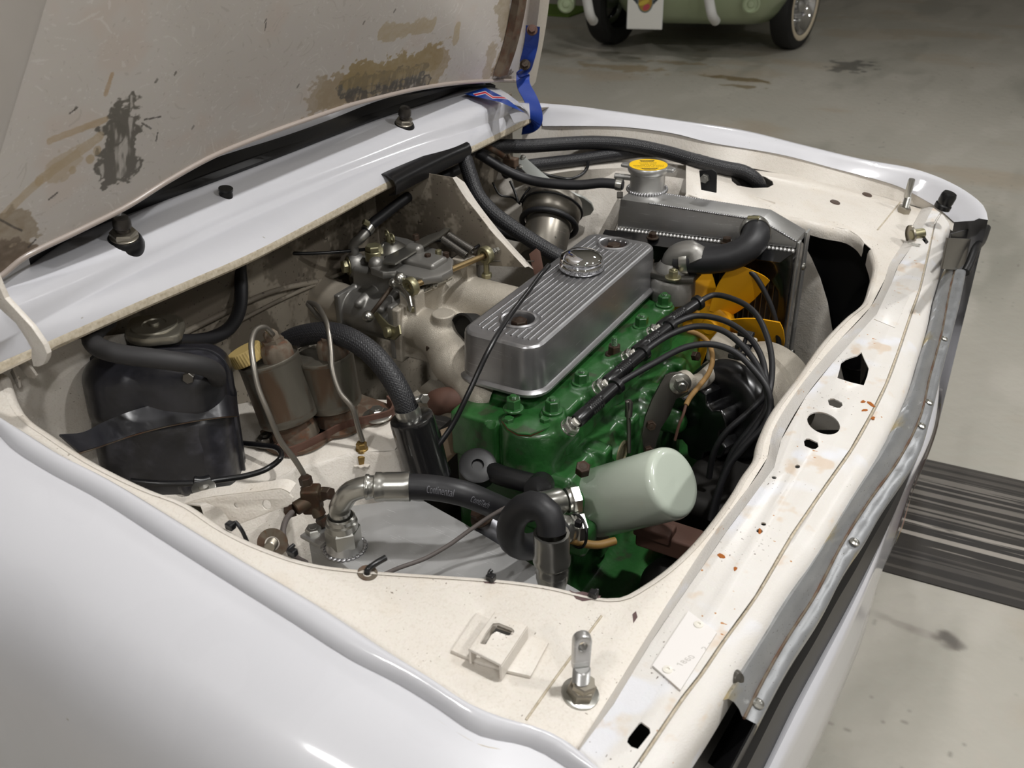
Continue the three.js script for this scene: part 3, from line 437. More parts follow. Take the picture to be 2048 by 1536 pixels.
// scuttle panel, its folded edge, windscreen seal
{
  const S = row('y', 0.945, [[-40, 600], [0, 575], [60, 530], [147, 474], [273, 422], [410, 371], [547, 319], [650, 279], [752, 240], [855, 206], [940, 176], [990, 168], [1040, 183], [1060, 200]]);
  S[11].y -= 0.006; S[12].y -= 0.02; S[13].y -= 0.03;
  const K1 = row('y', 0.926, [[-45, 660], [0, 640], [120, 578], [250, 512], [450, 420], [560, 374], [700, 318], [850, 262], [950, 230], [1030, 207], [1058, 207]]);
  const K2 = row('y', 0.908, [[-45, 700], [0, 680], [120, 618], [250, 552], [450, 458], [560, 408], [700, 350], [850, 290], [950, 254], [1035, 222], [1060, 220]]);
  const L = row('y', 0.885, [[-45, 744], [85, 688], [273, 605], [376, 561], [496, 509], [650, 430], [787, 358], [934, 297], [1060, 234]]);
  const n = 70, s = resample(S, n), k1 = resample(K1, n), k2 = resample(K2, n), l = resample(L, n), mx = (a, b, t, y) => a.map((p, i) => { const q = p.clone().lerp(b[i], t); q.y += y; return q; });
  const sc = part('scuttle_panel', loft([shift(s, -0.03, -0.01, 0), s, mx(s, k1, 0.15, 0.003), mx(s, k1, 0.75, 0.005), mx(s, k1, 0.95, 0.002), mx(k1, k2, 0.3, -0.004), mx(k1, k2, 0.7, -0.006), mx(k2, l, 0.05, -0.002), mx(k2, l, 0.3, 0.003), mx(k2, l, 0.85, 0.003), l], { n: 110, angle: 1.1 }), M.white, body);
  part('folded_edge', loft([shift(l, 0.0005, 0.0003, 0), shift(l, 0.0018, -0.002, 0), shift(l, 0.002, -0.008, 0), shift(l, 0, -0.011, 0), shift(l, -0.02, -0.009, 0)], { n: 110 }), M.seal, sc);
  const SU = row('y', 0.966, [[60, 505], [185, 448], [328, 364], [424, 324], [560, 281], [650, 249], [752, 208], [855, 181], [947, 164]]), ss = resample(S.slice(2, 12), 50), su = resample(SU, 50);
  part('windscreen_seal', loft([shift(ss, 0, -0.004, 0), shift(ss, 0.001, 0.004, 0), mx(ss, su, 0.25, 0.006), mx(ss, su, 0.45, 0.001), mx(ss, su, 0.5, 0.004), mx(ss, su, 0.9, 0.006), su, shift(su, -0.01, -0.004, 0)], { n: 70, angle: 0.5 }), M.plastic, sc, 'black rubber windscreen seal');
  part('windscreen_rim', loft([shift(su, -0.002, 0, 0), shift(su, -0.012, 0.014, 0), shift(su, -0.03, 0.03, 0)], { n: 60 }), M.white, sc);
  const gl = loft([shift(su, -0.025, 0.026, 0), shift(su, -0.3, 0.4, 0)], { n: 40 }); part('windscreen', gl, phys('windscreen glass', { color: 0xffffff, roughness: 0.02, transmission: 1, thickness: 0 }), sc);
  // plate of rubber edging pushed over the fold
  const e = row('y', 0.886, [[782, 366], [812, 350], [860, 326], [905, 305], [934, 293]]);
  part('edge_trim', loft([shift(e, -0.016, 0.009, 0), shift(e, -0.008, 0.0095, 0), shift(e, 0.004, 0.004, 0), shift(e, 0.007, -0.004, 0), shift(e, 0.005, -0.016, 0), shift(e, -0.006, -0.018, 0)], { n: 30, t: 0.002, angle: 0.8 }), M.plastic, sc, 'black rubber edging');
  // logo on the far corner
  TEX.logo = canvasTex(512, 256, (g) => { g.fillStyle = '#1d4396'; g.fillRect(0, 0, 512, 256); g.strokeStyle = '#e9e6e6'; g.lineWidth = 46; g.lineJoin = 'miter'; const z = () => { g.beginPath(); g.moveTo(105, 205); g.lineTo(215, 105); g.lineTo(290, 178); g.lineTo(395, 118); }; z(); g.stroke(); g.strokeStyle = '#cc3344'; g.lineWidth = 27; z(); g.stroke(); });
  const lp = [[928, 188], [970, 175], [1012, 189], [1050, 203], [1000, 199]].map(([u, v]) => at(u, v, 'y', 0.9475)); lp.forEach((p, i) => { p.y -= [0, 0, 0.006, 0.018, 0.004][i]; });
  const gg = new THREE.BufferGeometry(), order = [0, 4, 1, 4, 2, 1, 4, 3, 2], pp = [], uu = [], UVS = [[0, 0.1], [0.42, 1], [0.72, 0.45], [1, 0], [0.7, 0.05]]; for (const i of order) { pp.push(lp[i].x, lp[i].y, lp[i].z); uu.push(...UVS[i]); }
  gg.setAttribute('position', new THREE.Float32BufferAttribute(pp, 3)); gg.setAttribute('uv', new THREE.Float32BufferAttribute(uu, 2)); gg.computeVertexNormals();
  part('logo_sticker', keep(gg), phys('blue logo print', { map: TEX.logo, roughness: 0.3, clearcoat: 0.6 }), sc, 'blue sticker with a red zigzag');
}
// what lies under the scuttle: bulkhead, shelf, gussets, inner wings
{
  const b = (u, v, x) => at(u, v, 'x', x);
  part('bulkhead', [slab(-0.125, 0.62, -0.02, 0.006, 0.54, 1.16, 0.002), loft([[V(-0.03, 0.878, 0.56), V(-0.03, 0.878, -0.6)], [V(-0.121, 0.875, 0.56), V(-0.121, 0.875, -0.6)]], { n: 8, smooth: false })], M.dirtShaded, body);  // dirty cream paint whose dark tone also paints in the shade here
  part('bulkhead_rib', [hose([b(300, 700, -0.118), b(420, 640, -0.118), b(540, 585, -0.118), b(650, 560, -0.118)], 0.004), hose([b(300, 740, -0.118), b(560, 600, -0.118), b(700, 540, -0.118)], 0.003)], M.dirtShaded, body);
  // wedge beside the carburettor, its face in the shade-darkened bulkhead paint
  const z1 = -0.16, g1 = [at(905, 355, 'z', z1), at(930, 395, 'z', z1), at(985, 465, 'z', z1), at(1050, 535, 'z', z1)];
  part('gusset', plate([g1[0], g1[1], g1[2], g1[3], V(-0.12, g1[3].y - 0.04, z1), V(-0.12, g1[0].y, z1)], 0.002, { normal: toZ }), M.dirtShaded, body);
  part('gusset', loft([g1.map((p) => V(p.x, p.y, p.z)), g1.map((p) => V(p.x + 0.004, p.y + 0.001, p.z - 0.004)), g1.map((p) => V(p.x + 0.008, p.y - 0.012, p.z - 0.02))], { n: 20 }), M.cream, body);
  // far inner wing with its arch
  part('inner_wing', loft([[V(-0.12, 0.78, -0.56), V(0.1, 0.78, -0.57), V(0.26, 0.78, -0.58), V(0.4, 0.76, -0.59)], [V(-0.12, 0.66, -0.46), V(0.1, 0.67, -0.49), V(0.26, 0.68, -0.52), V(0.4, 0.67, -0.55)], [V(-0.12, 0.52, -0.44), V(0.1, 0.5, -0.46), V(0.26, 0.48, -0.5), V(0.4, 0.46, -0.54)], [V(-0.12, 0.3, -0.43), V(0.1, 0.3, -0.45), V(0.2, 0.3, -0.5), V(0.3, 0.3, -0.55)]], { n: 30, angle: 1 }), M.cream, body);
  part('inner_wing_ledge', loft([row('y', 0.79, [[1060, 345], [1140, 330], [1250, 318], [1340, 312], [1420, 318]]), row('y', 0.785, [[1060, 356], [1140, 342], [1250, 335], [1340, 330], [1420, 335]]), row('y', 0.74, [[1060, 375], [1140, 380], [1250, 385], [1340, 385], [1420, 385]])], { n: 30 }), M.cream, body);
  part('bay_strut', plate([[1190, 480], [1236, 395], [1240, 400], [1236, 440], [1226, 468]].map(([u, v]) => at(u, v, 'z', -0.44)), 0.004, { normal: toZ }), M.cream, body);
  // near inner wing: tower and shelf that carry the hydraulics
  const yT = 0.655, top = [[250, 990], [330, 880], [420, 820], [560, 790], [790, 800], [815, 850], [790, 900], [700, 905], [640, 925], [590, 935], [545, 965], [500, 985], [400, 1010]].map(([u, v]) => at(u, v, 'y', yT));
  part('hydraulics_shelf', plate(top, 0.003, { normal: UP, bevel: 0.001 }), M.cream, body);
  const ed = top.slice(4); part('hydraulics_shelf', loft([ed, shift(ed, 0.004, -0.004, 0.002), shift(ed, 0.03, -0.2, 0.004)], { n: 60, angle: 0.9 }), M.cream, body);
  part('inner_wing', loft([row(DECK, 0, [[6, 748], [22, 795], [48, 835], [165, 915], [365, 1006], [500, 1086]]).map((p) => V(p.x, p.y - 0.02, p.z)), [V(-0.1, 0.62, 0.47), V(-0.06, 0.6, 0.47), V(0, 0.6, 0.47), V(0.06, 0.58, 0.46), V(0.18, 0.55, 0.45), V(0.3, 0.5, 0.45)]], { n: 30 }), M.cream, body);
  part('inner_wing', loft([[V(-0.12, 0.86, 0.5), V(-0.12, 0.65, 0.48)], [V(-0.1, 0.8, 0.3), V(-0.1, 0.62, 0.3)]], { n: 10, smooth: false }), M.cream, body);
  // bracket with two holes between the shelf and the near rail
  const br = [[366, 1008], [412, 996], [470, 988], [520, 983], [562, 978], [574, 984], [586, 996], [586, 1003], [578, 1010], [576, 1013], [552, 1020], [512, 1036], [480, 1048], [464, 1053], [454, 1034], [440, 1017], [410, 1005]];
  const pB = at(490, 1010, [0.79, -0.22]), nB = V(0.35, 0.25, 0.9).normalize(), q = (u, v) => onPlane(u, v, pB, nB), bx = V(0.9, 0, -0.35).normalize();
  const brk = part('bracket', plate(br.map(([u, v]) => q(u, v)), 0.003, { normal: nB, holes: [arc(q(533, 1010), bx, UP, 0.0045, 0.0055, 14), arc(q(472, 1011), bx, UP, 0.0022, 0.0028, 12)] }), M.cream, body, 'white triangular bracket with two holes');
  const tr = [[366, 1007], [412, 995], [470, 987], [520, 982], [564, 977], [580, 985]].map(([u, v]) => q(u, v)); part('bracket_flange', loft([tr, shift(tr, -0.004, 0.001, -0.014)], { n: 24, t: 0.002 }), M.cream, brk);
  // raised latch bracket on the near corner
  const D = (u, v, h = 0) => at(u, v, [DECK[0] + h, DECK[1]]), nn = V(0.22, 1, 0).normalize();
  const lb = part('latch_bracket', plate([[902, 1300], [952, 1225], [985, 1238], [1055, 1265], [1098, 1285], [1062, 1352], [1010, 1340], [960, 1325]].map(([u, v]) => D(u, v, 0.004)), 0.004, { normal: nn, bevel: 0.0012, holes: [[[956, 1285], [984, 1245], [1030, 1260], [1020, 1274], [990, 1267], [973, 1291]].map(([u, v]) => D(u, v, 0.004))] }), M.cream, body, 'raised white latch bracket with a square hole');
  const tp = [[937, 1297], [989, 1223], [1056, 1250], [1003, 1330]].map(([u, v]) => D(u, v, 0.019)), hole = [[955, 1288], [970, 1262], [984, 1244], [998, 1243], [1026, 1254], [1033, 1262], [1028, 1272], [1015, 1274], [994, 1266], [986, 1271], [973, 1293]].map(([u, v]) => D(u, v, 0.019));
  part('latch_plate', plate(tp, 0.0035, { normal: nn, holes: [hole], bevel: 0.0014 }), M.cream, lb);
  for (const [a, b2] of [[0, 1], [2, 3]]) part('latch_side', loft([[tp[a], tp[b2]].map((p) => V(p.x, p.y - 0.002, p.z)), [tp[a], tp[b2]].map((p) => V(p.x, p.y - 0.016, p.z))], { n: 4, smooth: false, t: 0.002 }), M.cream, lb);
  // hinge bracket of the near bonnet arm
  const h1 = (u, v) => at(u, v, 'z', 0.5); part('hinge_bracket', plate([[28, 722], [38, 712], [60, 735], [72, 752], [68, 758], [55, 755]].map(([u, v]) => h1(u, v)), 0.003, { normal: toZ }), M.cream, body);
  part('hinge_bracket', plate([[20, 745], [24, 735], [36, 762], [38, 776], [34, 776]].map(([u, v]) => h1(u, v)), 0.003, { normal: toZ }), M.cream, body);
  part('panel_seam', hose([[1203, 1232], [1160, 1290], [1110, 1358], [1052, 1440]].map(([u, v]) => D(u, v, 0.0002)), 0.0011, { rs: 6 }), M.seal, body);
  part('panel_seam', hose([[1801, 404], [1778, 432], [1755, 460]].map(([u, v]) => D(u, v, 0.0002)), 0.0012, { rs: 6 }), M.seal, body);
  // far front corner: lamp cavity sheets
  const f = (u, v, x) => at(u, v, 'x', x);
  part('corner_cavity', [plate([[1903, 468], [1950, 455], [1978, 454], [1972, 475], [1905, 480]].map(([u, v]) => f(u, v, 0.69)), 0.003, { normal: toX })], M.satinBlack, body);
  part('corner_sheet', [plate([[1897, 476], [1942, 478], [1930, 528], [1914, 540], [1885, 538]].map(([u, v]) => f(u, v, 0.7)), 0.003, { normal: toX })], M.darkSteel, body);
  part('corner_arm', hose([f(1974, 456, 0.71), f(1965, 480, 0.712), f(1950, 500, 0.714), f(1938, 530, 0.714), f(1930, 545, 0.712)], 0.007), M.satinBlack, body);
  // dark chassis below, so that the bay is closed except where the floor shows
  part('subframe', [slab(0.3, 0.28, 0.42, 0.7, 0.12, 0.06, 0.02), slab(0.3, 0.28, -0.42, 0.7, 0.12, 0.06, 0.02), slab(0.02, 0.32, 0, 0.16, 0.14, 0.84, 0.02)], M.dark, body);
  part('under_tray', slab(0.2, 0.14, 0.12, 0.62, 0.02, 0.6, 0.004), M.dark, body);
  part('gap_shade_sheet', slab(0.645, 0.42, 0.4, 0.012, 0.5, 0.4, 0.004), M.dark, body);  // added dark sheet, painting in the darkness inside the front gap
  part('loose_plate', plate([[1466, 1458], [1492, 1458], [1472, 1502], [1440, 1506]].map(([u, v]) => at(u, v, 'd', 0.95)), 0.003, { normal: FWD.clone().negate() }), M.seal, body); { const a = at(1402, 1474, 'd', 0.93), b = at(1444, 1496, 'd', 0.93), d = b.clone().sub(a), s = d.clone().cross(UP).normalize(), n2 = s.clone().cross(d).normalize(), P = []; for (let i = 0; i <= 120; i++) { const th = i / 120 * 9 * 6.2832; P.push(a.clone().addScaledVector(d, i / 120).addScaledVector(s, 0.005 * Math.cos(th)).addScaledVector(n2, 0.005 * Math.sin(th))); } part('rusty_spring', hose(P, 0.0011, { rs: 6, seg: 240, caps: false }), M.rust, body); }
  // black sheet and bowl painting in the dark of the wing cavity, with the pale inner panel beside the radiator
  part('cavity_shade_sheet', [slab(0.51, 0.48, -0.66, 0.26, 0.46, 0.006, 0.002), turn([[0.0, -0.03], [0.05, -0.02], [0.075, 0.02], [0.08, 0.05]], V(0.62, 0.56, -0.6), V(-0.8, 0.3, 0.5), 40)], M.satinBlack, body);
  const ipz = -0.6; part('inner_front_panel', plate([[1585, 470], [1606, 487], [1622, 515], [1640, 556], [1655, 605], [1668, 680], [1690, 770], [1700, 860], [1560, 860]].map(([u, v]) => at(u, v, 'z', ipz)), 0.002, { normal: toZ }), M.cream, body);
}
done(body);

// ---------------------------------------------------------------- bonnet, raised, seen from below
{
  const BP = V(-0.0615, 0.9316, -0.58), BD = V(0.329, 0.9443, 0).normalize(), BN = V(0.9443, -0.329, 0).normalize();
  const bp = (u, v) => onPlane(u, v, BP, BN), pt = (t, z, k = 0) => V(BP.x, BP.y, 0).addScaledVector(BD, t).addScaledVector(BN, k).add(V(0, 0, z));
  const tOf = (p) => p.clone().sub(BP).dot(BD);
  const LOW = [[-160, 640], [-60, 590], [0, 556], [45, 520], [150, 468], [250, 418], [335, 365], [420, 318], [490, 288], [560, 261], [640, 233], [700, 213], [770, 195], [830, 181], [910, 169], [985, 164], [1040, 164]];
  const q = (u, v) => { const p = bp(u, v); return [p.z, tOf(p)]; }, TW = 1.3, TH = 0.8, uvOf = (z, t) => [(z + 0.65) / TW, (t + 0.06) / TH];
  const marks = [];
  const seg = (u1, v1, u2, v2, w, col, k, streak = 0) => marks.push({ a: q(u1, v1), b: q(u2, v2), w, col: hexc(col), k, streak });
  seg(245, 250, 240, 330, 0.026, 0x67635b, 0.95, 1); seg(222, 255, 232, 275, 0.012, 0x67635b, 0.9, 1);
  seg(212, 240, 100, 282, 0.004, 0xb39a78, 0.8); seg(200, 275, 80, 362, 0.006, 0xb39d7c, 0.75); seg(140, 320, 115, 345, 0.014, 0xb3a083, 0.7); seg(80, 362, 10, 430, 0.005, 0xb39d7c, 0.7); seg(225, 150, 212, 188, 0.003, 0xb09372, 0.8);
  for (const [u, v] of [[180, 318], [145, 340], [195, 300]]) seg(u, v, u + 1, v + 1, 0.005, 0xb09a78, 0.8);
  seg(-20, 500, 30, 470, 0.03, 0x8f7f68, 0.95); seg(-10, 530, 45, 520, 0.02, 0x5c4d3f, 0.9);
  seg(665, 185, 880, 125, 0.03, 0xa18c67, 0.9); seg(640, 195, 700, 175, 0.03, 0xa4937a, 0.9); seg(690, 178, 840, 150, 0.016, 0x5b574e, 0.9, 1); seg(700, 192, 850, 165, 0.012, 0x4f4a44, 0.85, 1); seg(700, 160, 870, 118, 0.02, 0x9c8656, 0.85);
  seg(765, 68, 865, 50, 0.011, 0xb3a180, 0.9); seg(915, 55, 912, 80, 0.008, 0xb3a180, 0.9);
  seg(1005, 10, 1015, 60, 0.02, 0x9a8b72, 0.9); seg(985, 100, 975, 150, 0.016, 0xa3937a, 0.85); seg(1003, 130, 1010, 165, 0.02, 0x4d4034, 0.95); seg(1025, 60, 990, 140, 0.012, 0x8a7458, 0.85);
  for (const [u, v] of [[727, 48], [788, 25], [350, 150], [312, 165], [385, 258], [595, 175], [150, 220], [530, 45]]) seg(u, v, u + 3, v - 5, 0.0013, 0x5a544d, 0.85);
  for (const [u1, v1, u2, v2] of [[290, 240, 322, 234], [285, 247, 303, 258], [313, 282, 316, 266], [140, 228, 156, 216], [98, 400, 116, 386], [530, 62, 533, 46], [0, 440, 44, 462], [58, 495, 72, 480]]) seg(u1, v1, u2, v2, 0.0011, 0x3f3a36, 0.9);
  TEX.bonnet = dataTex(1300, (x, y) => {
    const z = x * TW - 0.65, t = y * TH - 0.06;
    let c = lerpc(hexc(0xd2cdc8), hexc(0xc8c1bb), fbm(x * 12, y * 12, 256, 5)); c = lerpc(c, hexc(0xcdb9ac), 0.3 * step(0.56, 0.75, fbm(x * 18 + 5, y * 14, 256, 4)));
    const fib = vnoise(x * 260 + 30 * fbm(x * 20, y * 20, 256, 2), y * 260 + 30 * fbm(x * 20 + 7, y * 20, 256, 2), 4096); if (fib > 0.86) c = lerpc(c, hexc(0xe4e1dd), 0.4); else if (fib < 0.1) c = lerpc(c, hexc(0xaaa39b), 0.3);
    const nz = fbm(x * 150, y * 150, 4096, 3) - 0.5, nl = fbm(x * 40, y * 40, 4096, 3) - 0.5;
    for (const m of marks) {
      const dx = m.b[0] - m.a[0], dy = m.b[1] - m.a[1], px = z - m.a[0], py = t - m.a[1]; if (Math.abs(px - dx / 2) > Math.abs(dx) / 2 + m.w * 2.5 || Math.abs(py - dy / 2) > Math.abs(dy) / 2 + m.w * 2.5) continue;
      const h = clamp((px * dx + py * dy) / (dx * dx + dy * dy + 1e-9)), d = Math.hypot(px - h * dx, py - h * dy) / m.w + nl * 0.9 + nz * (m.w > 0.008 ? 1.1 : 0.4);
      let k = step(1.02, 0.86, d) * m.k; if (m.streak) k *= 0.2 + 0.8 * step(0.38, 0.6, fbm(x * 220, y * 34, 4096, 3) + 0.3 * step(0.5, 0.9, d)); else k *= 0.75 + 0.5 * nz;
      if (k > 0) c = lerpc(c, m.col, k);
    }
    return c;
  }, 0, true, 800);
  const setUV = (g) => { const p = g.attributes.position, u = new Float32Array(p.count * 2); for (let i = 0; i < p.count; i++) { const P = V(p.getX(i), p.getY(i), p.getZ(i)), r = uvOf(P.z, tOf(P)); u[i * 2] = r[0]; u[i * 2 + 1] = r[1]; } g.setAttribute('uv', new THREE.BufferAttribute(u, 2)); return keep(g); };
  M.bonnetIn = phys('stained bonnet underside', { map: TEX.bonnet, roughness: 0.55, clearcoat: 0.2, clearcoatRoughness: 0.35 });
  const t = thing('bonnet', 'raised white bonnet showing its scraped and stained underside', 'bonnet');
  const low = LOW.map(([u, v]) => bp(u, v)), far0 = bp(1040, 163), far1 = bp(1068, 0), tTop = 0.66;
  const slope = (far1.z - far0.z) / (tOf(far1) - tOf(far0)), zTop = far0.z + slope * (tTop - tOf(far0)), nearZ = 0.545, nearTop = 0.5;
  const sk = part('inner_skin', setUV(plain(plate([...low, far0, pt(tTop, zTop), pt(tTop, nearTop), pt(tOf(low[0]), nearZ)], 0.0015, { normal: BN, bevel: 0.0003 }))), M.bonnetIn, t);
  // outer skin behind, gently crowned
  const outer = []; for (let j = 0; j <= 10; j++) { const r = []; for (let i = 0; i <= 20; i++) { const s = i / 20 * 2 - 1, zz = mix(far0.z - 0.03, nearZ + 0.03, i / 20), lw = (() => { let k = 0; while (k < low.length - 2 && low[k + 1].z > zz) k++; const f = clamp((zz - low[k].z) / (low[k + 1].z - low[k].z)); return mix(tOf(low[k]), tOf(low[k + 1]), f); })(), tt = mix(lw + 0.012, tTop + 0.01, j / 10), z = zz * mix(1, 0.9, j / 10); r.push(pt(tt, z, -0.03 - 0.02 * (1 - s * s) - 0.012 * Math.sin(Math.PI * j / 10))); } outer.push(r); }
  part('outer_skin', loft(outer, { n: 40, t: 0.001 }), M.white, t);
  part('rolled_edge', hose(low.map((p) => p.clone().addScaledVector(BN, 0.0005).addScaledVector(BD, 0.0025)), 0.0032, { rs: 12 }), M.bonnetIn0 = phys('worn bonnet edge', { color: 0xa89c94, roughness: 0.4, clearcoat: 0.5, clearcoatRoughness: 0.15 }), t);
  // folded frame along the near side (left edge of the view)
  const f0 = bp(100, -30), f1 = bp(0, 300), f2 = bp(-60, 500); const foldT = (p) => p.clone().addScaledVector(BN, 0.0012);
  part('frame_channel', loft([[f0, f1, f2].map(foldT), [f0, f1, f2].map((p) => p.clone().add(V(0, 0, 0.014)).addScaledVector(BN, 0.009)), [f0, f1, f2].map((p) => p.clone().add(V(0, 0, 0.12)).addScaledVector(BN, 0.012))], { n: 20 }), phys('bonnet frame paint', { color: 0xbcb6b0, roughness: 0.5, clearcoat: 0.2 }), t);
  // far side channel with its bright flange
  const e = [[1040, 165], [1048, 120], [1058, 60], [1072, -60]].map(([u, v]) => bp(u, v)), rowk = (dz, k) => e.map((p) => p.clone().add(V(0, 0, dz)).addScaledVector(BN, k));
  part('side_flange', loft([rowk(0.012, 0.001), rowk(0.004, 0.016), rowk(-0.012, 0.02), rowk(-0.034, 0.014), rowk(-0.05, -0.03)], { n: 20 }), phys('flange paint', { map: TEX.cream, color: 0xe8e6e2, roughness: 0.5, clearcoat: 0.3 }), t);
  const e2 = [[985, 150], [1002, 100], [1018, 30], [1030, -60]].map(([u, v]) => bp(u, v)), r2 = (dz, k) => e2.map((p) => p.clone().add(V(0, 0, dz)).addScaledVector(BN, k));
  part('side_channel', loft([r2(0.0, 0.001), r2(-0.006, 0.011), r2(-0.028, 0.013), r2(-0.036, 0.002)].map((r) => r), { n: 20 }), phys('dirty channel paint', { map: TEX.rust, color: 0xf2e8dc, roughness: 0.6 }), t);
  done(t);
  // hinge arms
  const arm = thing('bonnet_hinge_arm', 'bright blue curved hinge arm bolted to the raised bonnet at the windscreen corner', 'hinge');
  const bl = [[1066, 52], [1062, 90], [1052, 128]].map(([u, v]) => onPlane(u, v, BP.clone().addScaledVector(BN, 0.034), BN)), dl = [[1046, 150, 1.655], [1047, 170, 1.65], [1060, 195, 1.65], [1070, 220, 1.65], [1072, 240, 1.66], [1062, 252, 1.68], [1045, 256, 1.7]].map(([u, v, d]) => at(u, v, 'd', d));
  const path = new THREE.CatmullRomCurve3([...bl, ...dl], false, 'centripetal').getSpacedPoints(40), w = (k, n) => path.map((p, i) => { const d = path[Math.min(40, i + 1)].clone().sub(path[Math.max(0, i - 1)]).normalize(), s = d.clone().cross(FWD).normalize(); return p.clone().addScaledVector(s, k).addScaledVector(FWD, n); });
  part('arm', loft([w(-0.0115, 0.004), w(-0.0115, 0), w(0.0115, 0), w(0.0115, 0.004), w(-0.0115, 0.004)], { n: 60, angle: 0.6 }), M.blue, arm);
  for (const [u, v, m] of [[1064, 62, M.brownPaint], [1050, 131, M.rustBolt]]) part('bolt', bolt(onPlane(u, v, BP.clone().addScaledVector(BN, 0.036), BN).addScaledVector(FWD, -0.003), FWD.clone().negate(), 0.011, 0.006, 0, 0.009), m, arm);
  done(arm);
  const arm2 = thing('bonnet_hinge_arm', 'cream painted flat hinge arm reaching over the near end of the scuttle', 'hinge');
  const z = 0.545, o = [[0, 577], [9, 597], [34, 624], [62, 654], [87, 690], [94, 708], [92, 720], [86, 730], [76, 734], [66, 733], [62, 715], [62, 697], [52, 679], [31, 647], [0, 619], [-30, 570], [-20, 530]].map(([u, v]) => at(u, v, 'z', z));
  part('arm', plate(o, 0.0055, { normal: toZ, bevel: 0.001 }), M.cream, arm2); done(arm2);
}
// ---------------------------------------------------------------- cast shapes: a distance field meshed on a grid
const smin = (a, b, k) => { const h = clamp(0.5 + 0.5 * (b - a) / k); return mix(b, a, h) - k * h * (1 - h); };
const sdCap = (x, y, z, a, b, ra, rb = ra) => { const dx = b[0] - a[0], dy = b[1] - a[1], dz = b[2] - a[2], px = x - a[0], py = y - a[1], pz = z - a[2], h = clamp((px * dx + py * dy + pz * dz) / (dx * dx + dy * dy + dz * dz)); return Math.hypot(px - dx * h, py - dy * h, pz - dz * h) - mix(ra, rb, h); };
const sdBox = (x, y, z, c, s, r) => { const X = Math.abs(x - c[0]) - s[0] + r, Y = Math.abs(y - c[1]) - s[1] + r, Z = Math.abs(z - c[2]) - s[2] + r; return Math.hypot(Math.max(X, 0), Math.max(Y, 0), Math.max(Z, 0)) + Math.min(Math.max(X, Y, Z), 0) - r; };
const sdCyl = (x, y, z, c, r, y0, y1, e = 0.003) => { const d = Math.hypot(x - c[0], z - c[1]) - r + e, h = Math.abs(y - (y0 + y1) / 2) - (y1 - y0) / 2 + e; return Math.min(Math.max(d, h), 0) + Math.hypot(Math.max(d, 0), Math.max(h, 0)) - e; };
function castMesh(fn, lo, hi, N, angle = 0.9) {
  const mc = new MarchingCubes(N, M.cast, false, false, 400000), h = N / 2; mc.isolation = 0;
  const c = [0, 1, 2].map((i) => (lo[i] + hi[i]) / 2), s = [0, 1, 2].map((i) => (hi[i] - lo[i]) / 2);
  for (let k = 0; k < N; k++) for (let j = 0; j < N; j++) for (let i = 0; i < N; i++) mc.field[i + j * N + k * N * N] = -fn(c[0] + (i - h) / h * s[0], c[1] + (j - h) / h * s[1], c[2] + (k - h) / h * s[2]);
  mc.update();
  const n = mc.count, p = mc.positionArray.slice(0, n * 3), q = new Float32Array(n * 3), g = new THREE.BufferGeometry(), e = 0.0006;
  for (let i = 0; i < n * 3; i++) p[i] = c[i % 3] + p[i] * s[i % 3];
  for (let i = 0; i < n; i++) { const [x, y, z] = [p[i * 3], p[i * 3 + 1], p[i * 3 + 2]], X = fn(x + e, y, z) - fn(x - e, y, z), Y = fn(x, y + e, z) - fn(x, y - e, z), Z = fn(x, y, z + e) - fn(x, y, z - e), l = Math.hypot(X, Y, Z) || 1; q[i * 3] = X / l; q[i * 3 + 1] = Y / l; q[i * 3 + 2] = Z / l; }
  g.setAttribute('position', new THREE.BufferAttribute(p, 3)); g.setAttribute('normal', new THREE.BufferAttribute(q, 3)); return g;
}
const A3 = (v) => [v.x, v.y, v.z];

